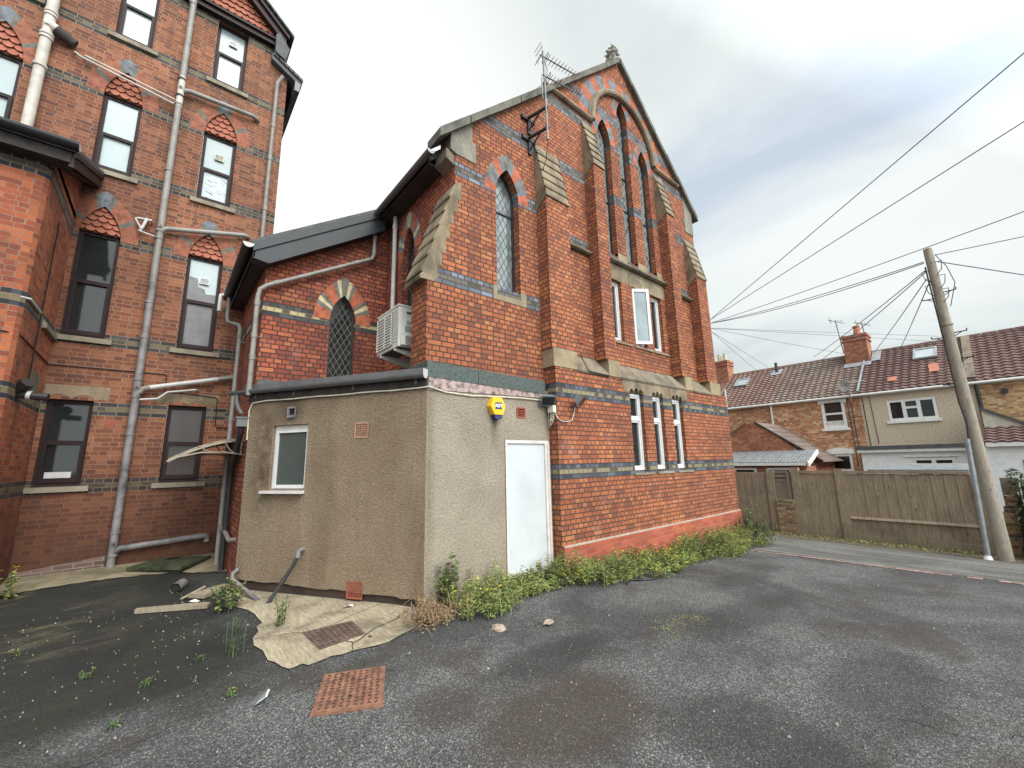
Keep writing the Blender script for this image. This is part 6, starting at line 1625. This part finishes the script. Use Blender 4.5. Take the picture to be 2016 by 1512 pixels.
def wire(label, a, b, sag=.0, ext=1.0, r=.011):
    a, b = Vector(a), Vector(b); b = a+(b-a)*ext; n = 14
    pts = [a.lerp(b, i/n)-Vector((0, 0, sag*4*(i/n)*(1-i/n))) for i in range(n+1)]
    one('overhead_cable', lambda mb: mb.tube(pts, r, 'wire_grey', 5), None, smooth=True, label=label, category='cable', group='overhead cables')
A = (16.9, 7.3, 7.2); A2 = (16.9, 7.33, 7.04); A3 = (16.95, 7.35, 6.85); A4 = (17.0, 7.34, 6.7)
wire('topmost overhead cable, running from behind the church to the upper right corner', A, (10.4, -1.09, 8.13), 0, 1.25)
wire('second overhead cable from the top, just below and flatter than the highest one', A, (11.8, -1.02, 7.66), 0, 1.3)
wire('overhead cable passing just above the tip of the wooden pole', A2, (13.8, -.89, 6.73), .08, 1.25)
T = pc(5.82)+Vector((-.08, .1, 0))
wire('upper cable of the pair from the church ending at the wooden pole top', A2, T, .10)
wire('lower cable of the pair from the church ending at the wooden pole top', A2, T-Vector((0, 0, .03)), .15)
wire('cable rising from the top of the wooden pole to the right edge', pc(5.93)+Vector((-.02, -.1, 0)), (13.9, -.8, 6.16), 0, 1.4)
wire('cable falling from the top of the wooden pole to the right edge', pc(5.77)+Vector((-.02, -.1, 0)), (14.2, -.68, 5.4), 0, 1.4)
D0 = pc(5.62)+Vector((-.05, .12, 0))
wire('left cable of the close pair dropping from the pole past the far chimney', D0, (23.5, 5.55, 6.2), .05)
wire('right cable of the close pair dropping from the pole past the far chimney', D0-Vector((0, 0, .04)), (23.5, 5.27, 6.0), .05)
wire('single steep cable from the pole to the ridge just right of the far chimney', D0-Vector((0, 0, .2)), (24.6, 3.55, 6.1), .03)
wire('steepest cable from the pole down to the tiled roof beside its rooflight', D0-Vector((0, .05, .25)), (24.8, 2.66, 6.15), .03)
wire('upper of two thin near-level cables passing behind the far chimney', A3, (27, 1.49, 6.85), 0, 1.0, .008)
wire('lower of two thin near-level cables passing behind the far chimney', A3, (27, 1.53, 6.6), .0, 1.0, .008)
wire('thin cable sloping gently from the church to the foot of the far chimney', A3, (24.3, 4.5, 6.25), .03, 1, .008)
wire('upper thin cable dropping from the church corner to the reddish tiled roof', A4, (24.9, 8.0, 6.35), .0, 1, .008)
wire('lower thin cable dropping from the church corner to the reddish tiled roof', A4, (24.9, 8.6, 6.3), .02, 1, .008)

# ================================================================== SMALL THINGS ON THE GROUND
def cover(name, label, q, mat, studs, frame):
    z = g_z(*q[0])
    t = thing(name, label, 'manhole cover', (sum(p[0] for p in q)/4, sum(p[1] for p in q)/4, z))
    cx, cy = t.location.x, t.location.y
    def sc(p, f): return (cx+(p[0]-cx)*f, cy+(p[1]-cy)*f)
    def plate(mb):
        mb.prism('z', [sc(p, .97) for p in q], z-.02, z+.018, mat)
        n, m = studs; rr = random.Random(1)
        for i in range(n):
            for j in range(m):
                u, v = (i+.5)/n, (j+.5)/m; a = Vector((*q[0], 0)).lerp(Vector((*q[1], 0)), u); b = Vector((*q[3], 0)).lerp(Vector((*q[2], 0)), u); p = a.lerp(b, v)
                p = Vector((*sc((p.x, p.y), .92), 0))
                s_ = .014; w_ = .0055; ang = .6 if (i+j) % 2 else -.9; d = Vector((math.cos(ang), math.sin(ang), 0)); e = Vector((-d.y, d.x, 0))
                pts = [p-d*s_-e*w_, p+d*s_-e*w_, p+d*s_+e*w_, p-d*s_+e*w_]
                mb.prism('z', [(v_.x, v_.y) for v_ in pts], z+.0185, z+.025, 'rusty_stud' if mat == 'rusty_iron' else 'rusty_dark')
    po = one('lid', plate, t)
    def key(mb):
        for f in ((.28, .5), (.72, .5)):
            a = Vector((*q[0], 0)).lerp(Vector((*q[1], 0)), f[1]); b = Vector((*q[3], 0)).lerp(Vector((*q[2], 0)), f[1]); p = a.lerp(b, f[0])
            mb.tube([(p.x, p.y, z+.0186), (p.x, p.y, z+.0215)], .022, 'rusty_brown', 10); mb.tube([(p.x, p.y, z+.0216), (p.x, p.y, z+.0225)], .013, 'void_black', 8)
    one('keyhole', key, po)
    def rim(mb):
        o = [sc(p, 1.03) for p in q]; i_ = [sc(p, .975) for p in q]
        for k in range(4):
            l = (k+1) % 4; mb.prism('z', [o[k], o[l], i_[l], i_[k]], z-.02, z+.014, frame)
    one('rim', rim, t)
cover('manhole_cover', 'orange rusty studded manhole cover set in the tarmac in the foreground', [(1.214, 3.912), (1.638, 3.72), (1.389, 3.176), (.977, 3.395)], 'rusty_iron', (9, 12), 'rusty_iron')
cover('manhole_cover', 'dark brown manhole cover set in the pale concrete by the outhouse', [(1.301, 5.0), (1.792, 4.972), (1.771, 4.527), (1.321, 4.444)], 'rusty_brown', (8, 7), 'rusty_brown')
def slabthing(name, label, cat, poly, z0, z1, m, group=None):
    kw = dict(label=label, category=cat)
    one(name, lambda mb: mb.prism('z', poly, z0, z1, m), None, **kw)
slabthing('mossy_board', 'flat green mossy board lying in the passage by the soil pipe', 'board', [(-.25, 9.30), (.42, 8.70), (.86, 9.45), (.12, 9.85)], .03, .075, 'moss_board')
one('timber_plank', lambda mb: (mb.prism('z', [(-.06, 7.02), (.62, 6.64), (.66, 6.72), (.60, 6.79), (-.04, 7.10)], -.09, -.045, 'plank_wood')), None, label='long pale timber plank lying flat on the dark tarmac, nearer the camera', category='plank')
one('timber_plank', lambda mb: (mb.prism('z', [(.45, 7.30), (.62, 7.10), (.95, 7.45), (.86, 7.55)], -.08, -.03, 'plank_wood'), mb.tube([(.38, 7.25, -.07), (.64, 7.42, .0)], .018, 'plank_wood', 5)), None, label='broken timber offcut lying askew behind the long plank', category='plank')
def pipe_bit(mb):
    mb.tube([(.33, 7.75, -.03), (.42, 8.0, -.03)], .065, 'pipe_iron', 12, cap=False); mb.tube([(.335, 7.765, -.03), (.42, 8.0, -.03)], .054, 'void_black', 12)
one('pipe_offcut', pipe_bit, None, label='short grey plastic pipe offcut lying on the tarmac near the planks', category='pipe')
def blade(mb):
    P = [(.645, 3.84, -.098), (.70, 3.81, -.085), (.765, 3.815, -.06), (.79, 3.85, -.03), (.775, 3.90, -.05), (.71, 3.87, -.075)]
    mb.face(P, 'gutter_grey'); mb.face([(x, y-.008, z-.006) for x, y, z in P], 'galvanised'); mb.face([(.765, 3.815, -.06), (.79, 3.85, -.03), (.80, 3.85, -.036), (.775, 3.812, -.066)], 'paper_white')
one('plastic_fragment', blade, None, label='curved blue-grey broken plastic fragment on the tarmac left of the rusty cover', category='debris')
def scrap(mb, x, y, s_, m, sd):
    rr = random.Random(sd); n = 7; z = g_z(x, y)
    c = Vector((x, y, z+.02*s_/.05)); pts = [Vector((x+s_*rr.uniform(.5, 1.1)*math.cos(2*math.pi*q/n), y+s_*rr.uniform(.4, .9)*math.sin(2*math.pi*q/n), z+rr.uniform(.012, .04)*s_/.06)) for q in range(n)]
    for q in range(n): mb.face([c, pts[q], pts[(q+1) % n]], m)
one('paper_scrap', lambda mb: scrap(mb, 1.92, 5.45, .075, 'paper_white', 1), None, label='crumpled white scrap at the foot of the outhouse wall below the vent', category='litter')
one('paper_scrap', lambda mb: scrap(mb, .50, 7.05, .07, 'paper_white', 2), None, label='torn white scrap between the plank and the pipe offcut', category='litter')
one('paper_scrap', lambda mb: (scrap(mb, .35, 9.62, .16, 'paper_white', 3), ), None, label='white rag by the passage wall behind the mossy board', category='litter')
def rock(mb, x, y, s_, m, sd, fl=.55):
    rr = random.Random(sd); z = g_z(x, y); k = mb.mi(m); i = len(mb.v); n = 7
    for h, r in ((0, 1), (.55, .9), (1, .45)):
        for q in range(n):
            a = 2*math.pi*q/n; rad = s_*r*rr.uniform(.8, 1.15); mb.v.append(Vector((x+rad*math.cos(a), y+rad*math.sin(a), z+s_*fl*h*rr.uniform(.85, 1.1)-.004)))
    for l in range(2):
        for q in range(n): mb.f.append((i+l*n+q, i+l*n+(q+1) % n, i+(l+1)*n+(q+1) % n, i+(l+1)*n+q)); mb.m.append(k)
    mb.f.append(tuple(i+2*n+q for q in range(n))); mb.m.append(k)
one('stone', lambda mb: rock(mb, 2.86, 3.72, .085, 'brick_rubble', 1), None, label='broken pale stone among the weeds in front of the outhouse corner', category='stone')
one('stone', lambda mb: scrap(mb, 3.30, 3.42, .075, 'brick_rubble', 5), None, label='flat pinkish chip of stone lying alone on the tarmac before the door', category='stone')
one('cap_piece', lambda mb: rock(mb, 1.78, 4.42, .035, 'bracket_black', 3), None, label='small black lump beside the brown manhole cover', category='debris')
def cable_loop(mb):
    rr = random.Random(6); mb.tube([(5.1+.25*i, 3.72+.10*math.sin(i*1.9), g_z(5.1+.25*i, 3.7)+.015) for i in range(6)], .012, 'cable_black', 5)
one('loose_cable', cable_loop, None, smooth=True, label='loose black cable on the tarmac at the edge of the weeds', category='cable')
def gravel(mb):
    rr = random.Random(21); k = {m: mb.mi(m) for m in ('brick_rubble', 'lead_grey', 'concrete_dirty', 'stone_dark')}
    for _ in range(1900):
        u = rr.random()
        if u < .40: x, y = rr.uniform(-2.2, 2.6), rr.uniform(2.4, 7.6)
        elif u < .85: x, y = rr.uniform(0, 9.4), rr.uniform(.2, 3.8)
        else: x, y = rr.uniform(9.6, 12.6), rr.uniform(-1.0, 5.0)
        s_ = rr.uniform(.003, .007)*(1.9 if rr.random() < .10 else 1); z = g_z(x, y)+.012; m = rr.choice(list(k)); a = rr.uniform(0, 6)
        i = len(mb.v)
        for q in range(4): mb.v.append(Vector((x+s_*math.cos(a+q*1.57)*rr.uniform(.6, 1.3), y+s_*math.sin(a+q*1.57)*rr.uniform(.6, 1.3), z-.008)))
        mb.v.append(Vector((x, y, z+s_*.6)))
        for q in range(4): mb.f.append((i+q, i+(q+1) % 4, i+4)); mb.m.append(k[m])
one('gravel_litter', gravel, None, kind='stuff', label='scattered chips of gravel and leaf litter on the tarmac', category='gravel')

# ------------------------------------------------------------------ weeds
def leaf(mb, p, d, L, w, m, n=None):
    d = d.normalized(); s_ = d.cross(Vector((0, 0, 1))); s_ = s_.normalized() if s_.length > .01 else Vector((1, 0, 0)); i = len(mb.v); dn = Vector((0, 0, -L*.22))
    mb.v += [p, p+d*L*.5+s_*w, p+d*L+dn, p+d*L*.5-s_*w]; mb.f += [(i, i+1, i+2), (i, i+2, i+3)]; k = mb.mi(m); mb.m += [k, k]
def stem(mb, rr, x, y, h, leaves, mats, L=(.03, .075), flower=0, spread=.35, w=.22, zb=None, lean=None):
    z = g_z(x, y) if zb is None else zb; a = rr.uniform(0, 6.28); le = Vector((math.cos(a), math.sin(a), 0))*rr.uniform(0, spread)*h
    if lean: le += Vector(lean)*h
    P = [Vector((x, y, z))+le*(t*t)+Vector((0, 0, h*t*(1-.12*t))) for t in (0, .33, .66, 1)]
    mb.tube(P, .0035, mats[0] if rr.random() < .75 else 'dry_stem', 3, cap=False)
    for q in range(leaves):
        t = rr.uniform(.05, 1)**.75; i = min(int(t*3), 2); p = P[i].lerp(P[i+1], t*3-i); b = rr.uniform(0, 6.28); l = rr.uniform(*L)*(1.15-.4*t)
        leaf(mb, p, Vector((math.cos(b), math.sin(b), rr.uniform(-.1, .75))), l, l*w, rr.choice(mats))
    if flower and rr.random() < flower:
        for q in range(rr.randint(1, 3)):
            p = P[3]+Vector((rr.uniform(-.04, .04), rr.uniform(-.04, .04), rr.uniform(0, .05)))
            for e in range(5):
                b = e*1.2566; leaf(mb, p, Vector((math.cos(b), math.sin(b), .35)), .016, .006, 'petal_yellow')
def weed_bank(mb):
    rr = random.Random(31); G = ['leaf_green', 'leaf_green', 'leaf_fresh', 'leaf_yellowish', 'leaf_dark']; Yw = ['leaf_green', 'leaf_yellowish', 'leaf_yellowish', 'leaf_fresh']
    def hgt(x):
        pts = [(2.7, .38), (3.2, .46), (3.7, .36), (4.2, .30), (4.75, .60), (5.0, .30), (5.8, .33), (6.4, .29), (7.2, .30), (7.9, .42), (8.4, .46), (8.9, .50), (9.5, .46), (10.1, .48), (10.6, .4)]
        for (a, ha), (b, hb) in zip(pts, pts[1:]):
            if a <= x <= b: return ha+(hb-ha)*(x-a)/(b-a)
        return .3
    for _ in range(1150):
        x = rr.uniform(2.72, 10.35)
        wall = 4.72 if x < 4.75 else 4.50
        dpt = .72 if x < 3.4 else (.50 if x < 4.6 else .62+.25*math.sin(x*1.3)**2)
        f = rr.random(); y = wall-.04-dpt*f**1.15
        h = hgt(x)*rr.uniform(.55, 1.28)*(1-.50*f)
        if 3.7 < x < 4.7: h *= .8
        yellow = (3.0 < x < 3.6 and rr.random() < .12) or (5.6 < x < 7.0 and rr.random() < .22) or rr.random() < .02
        stem(mb, rr, x, y, max(h, .08), int(9+17*h/.5), Yw if (8.6 < x < 10.2 or rr.random() < .25) else G, (.04, .10), flower=.8 if yellow else 0, spread=.5, w=.13, lean=(0, -.12, 0))
one('weed_bank', weed_bank, None, kind='stuff', label='thick bank of green weeds with yellow flowers along the foot of the church wall', category='weeds')
def plant(name, label, cat, x, y, h, n, leaves, mats, r=.12, L=(.03, .07), seed=1, flower=0, spread=.4, w=.22, zb=None):
    def fn(mb):
        rr = random.Random(seed)
        for _ in range(n):
            a = rr.uniform(0, 6.28); q = r*math.sqrt(rr.random()); stem(mb, rr, x+q*math.cos(a), y+q*math.sin(a), h*rr.uniform(.6, 1.05), leaves, mats, L, flower, spread, w, zb)
    one(name, fn, None, label=label, category=cat)
DG = ['leaf_dark', 'leaf_dark', 'leaf_green', 'hedge_leaf']
plant('bushy_weed', 'dark bushy weed at the far right end of the weed bank, by the church corner', 'plant', 10.85, 4.28, .62, 60, 30, DG, .38, (.03, .08), 3)
plant('bushy_weed', 'tall thin-stemmed sapling rising above the dark bush at the church corner', 'plant', 11.0, 4.42, 1.05, 6, 40, ['leaf_dark', 'leaf_green'], .10, (.05, .10), 4, spread=.3)
plant('climbing_weed', 'broad-leaved creeper climbing the pebbledash left of the white door', 'plant', 2.86, 4.70, .72, 9, 26, ['leaf_green', 'leaf_dark'], .10, (.05, .10), 5, spread=.12, w=.42)
def dry(mb):
    rr = random.Random(8)
    for _ in range(150):
        x = 2.45+rr.gauss(0, .17); y = 4.42+rr.gauss(0, .13); z = g_z(x, y); a = rr.uniform(0, 6.28); h = rr.uniform(.04, .26); d = Vector((math.cos(a), math.sin(a), 0))*rr.uniform(.05, .2)
        mb.tube([(x, y, z), Vector((x, y, z+h))+d*.5, Vector((x, y, z+h*.6))+d*1.2], .0035, 'dry_stem', 3, cap=False)
        for q in range(3): b = rr.uniform(0, 6.28); leaf(mb, Vector((x, y, z+h*rr.random()))+d*.4, Vector((math.cos(b), math.sin(b), .2)), rr.uniform(.02, .05), .012, rr.choice(['dry_stem', 'dry_stem', 'leaf_yellowish', 'brick_rubble']))
one('dead_weeds', dry, None, label='tangle of dead brown weeds at the outhouse corner', category='weeds')
plant('tall_weed', 'single spindly weed growing through the pale concrete slab', 'plant', 1.18, 5.36, .36, 7, 22, ['leaf_dark', 'leaf_green'], .05, (.03, .06), 11, spread=.25)
plant('tall_weed', 'leafy weed beside the end of the long plank', 'plant', .80, 6.45, .38, 16, 22, ['leaf_dark', 'leaf_green'], .16, (.04, .08), 12, w=.34)
plant('tall_weed', 'faint spindly weed at the ragged left edge of the concrete slab', 'plant', .70, 4.95, .40, 8, 16, ['leaf_dark', 'hedge_leaf'], .10, (.02, .05), 13)
plant('tall_weed', 'yellowish flowering weed at the far left edge by the bay', 'plant', -1.42, 8.72, .42, 6, 16, ['leaf_green', 'leaf_yellowish'], .08, (.05, .1), 14, flower=1, w=.4)
for i, (x, y, s_, lab) in enumerate(((-.30, 5.25, .11, 'small rosette weed in the dark tarmac at the far left'), (.10, 4.75, .10, 'small bright weed left of the centre of the dark tarmac'), (-.05, 4.15, .10, 'small weed nearest the camera on the dark tarmac'), (.45, 5.0, .09, 'small weed in mossy tarmac, left of the concrete slab'), (.60, 4.10, .08, 'tiny weed just above the plastic fragment'), (-.85, 6.3, .12, 'low weed on the dark tarmac in front of the brick bay'))):
    plant('small_weed', lab, 'plant', x, y, s_*.7, 6, 7, ['leaf_dark', 'leaf_green', 'leaf_dark'], .035, (.02, .045), 40+i, spread=1.0)
def moss_patch(mb):
    rr = random.Random(77)
    for _ in range(420):
        a = rr.random(); x = 3.95+a*.75+rr.gauss(0, .06); y = 2.42+a*-.02+.18*math.sin(a*3)+rr.gauss(0, .09)
        b = rr.uniform(0, 6.28); leaf(mb, Vector((x, y, g_z(x, y)+.004)), Vector((math.cos(b), math.sin(b), rr.uniform(.1, .7))), rr.uniform(.012, .03), .004, rr.choice(['leaf_yellowish', 'dry_stem', 'leaf_green']))
one('yellow_moss', moss_patch, None, kind='stuff', label='thin patch of yellowish grass on the tarmac at the right', category='grass')
def verge_grass(mb):
    rr = random.Random(50)
    for _ in range(1500):
        y = rr.uniform(.7, 5.6); x = 13.93-abs(rr.gauss(0, .42))
        if x < 12.7: continue
        b = rr.uniform(0, 6.28); leaf(mb, Vector((x, y, g_z(x, y)+.008)), Vector((math.cos(b), math.sin(b), rr.uniform(.3, 1.6))), rr.uniform(.03, .10), .010, rr.choice(['leaf_green', 'leaf_dark', 'dry_stem', 'leaf_yellowish']))
    for _ in range(500):
        y = rr.uniform(.2, 5.2); x = rr.uniform(12.75, 13.9); leaf(mb, Vector((x, y, g_z(x, y)+.012)), Vector((rr.uniform(-1, 1), rr.uniform(-1, 1), .1)), rr.uniform(.02, .05), .012, rr.choice(['dry_stem', 'brick_rubble', 'concrete']))
one('verge_grass', verge_grass, None, kind='stuff', label='rough grass and dead leaves along the foot of the fence', category='grass')
def hedge(mb):
    rr = random.Random(60)
    for _ in range(5200):
        y = rr.uniform(-2.6, .22); z = rr.uniform(-.55, 1.15+.12*math.sin(y*4)); x = 13.75+rr.gauss(0, .30)+.15*math.sin(y*3+z*2)
        d = Vector((rr.uniform(-1, .3), rr.uniform(-1, 1), rr.uniform(-.6, .5)))
        L = rr.uniform(.06, .17)
        leaf(mb, Vector((x, y, z)), d, L, L*.16, rr.choice(['hedge_leaf', 'hedge_leaf', 'hedge_leaf', 'leaf_dark']))
    mb.box(13.75, 14.1, -2.6, .05, -.7, .9, 'hedge_core')
plain('hedge_core', (.012, .014, .010), .95)
one('conifer_hedge', hedge, None, label='dark green conifer hedge at the right edge behind the pole', category='hedge')
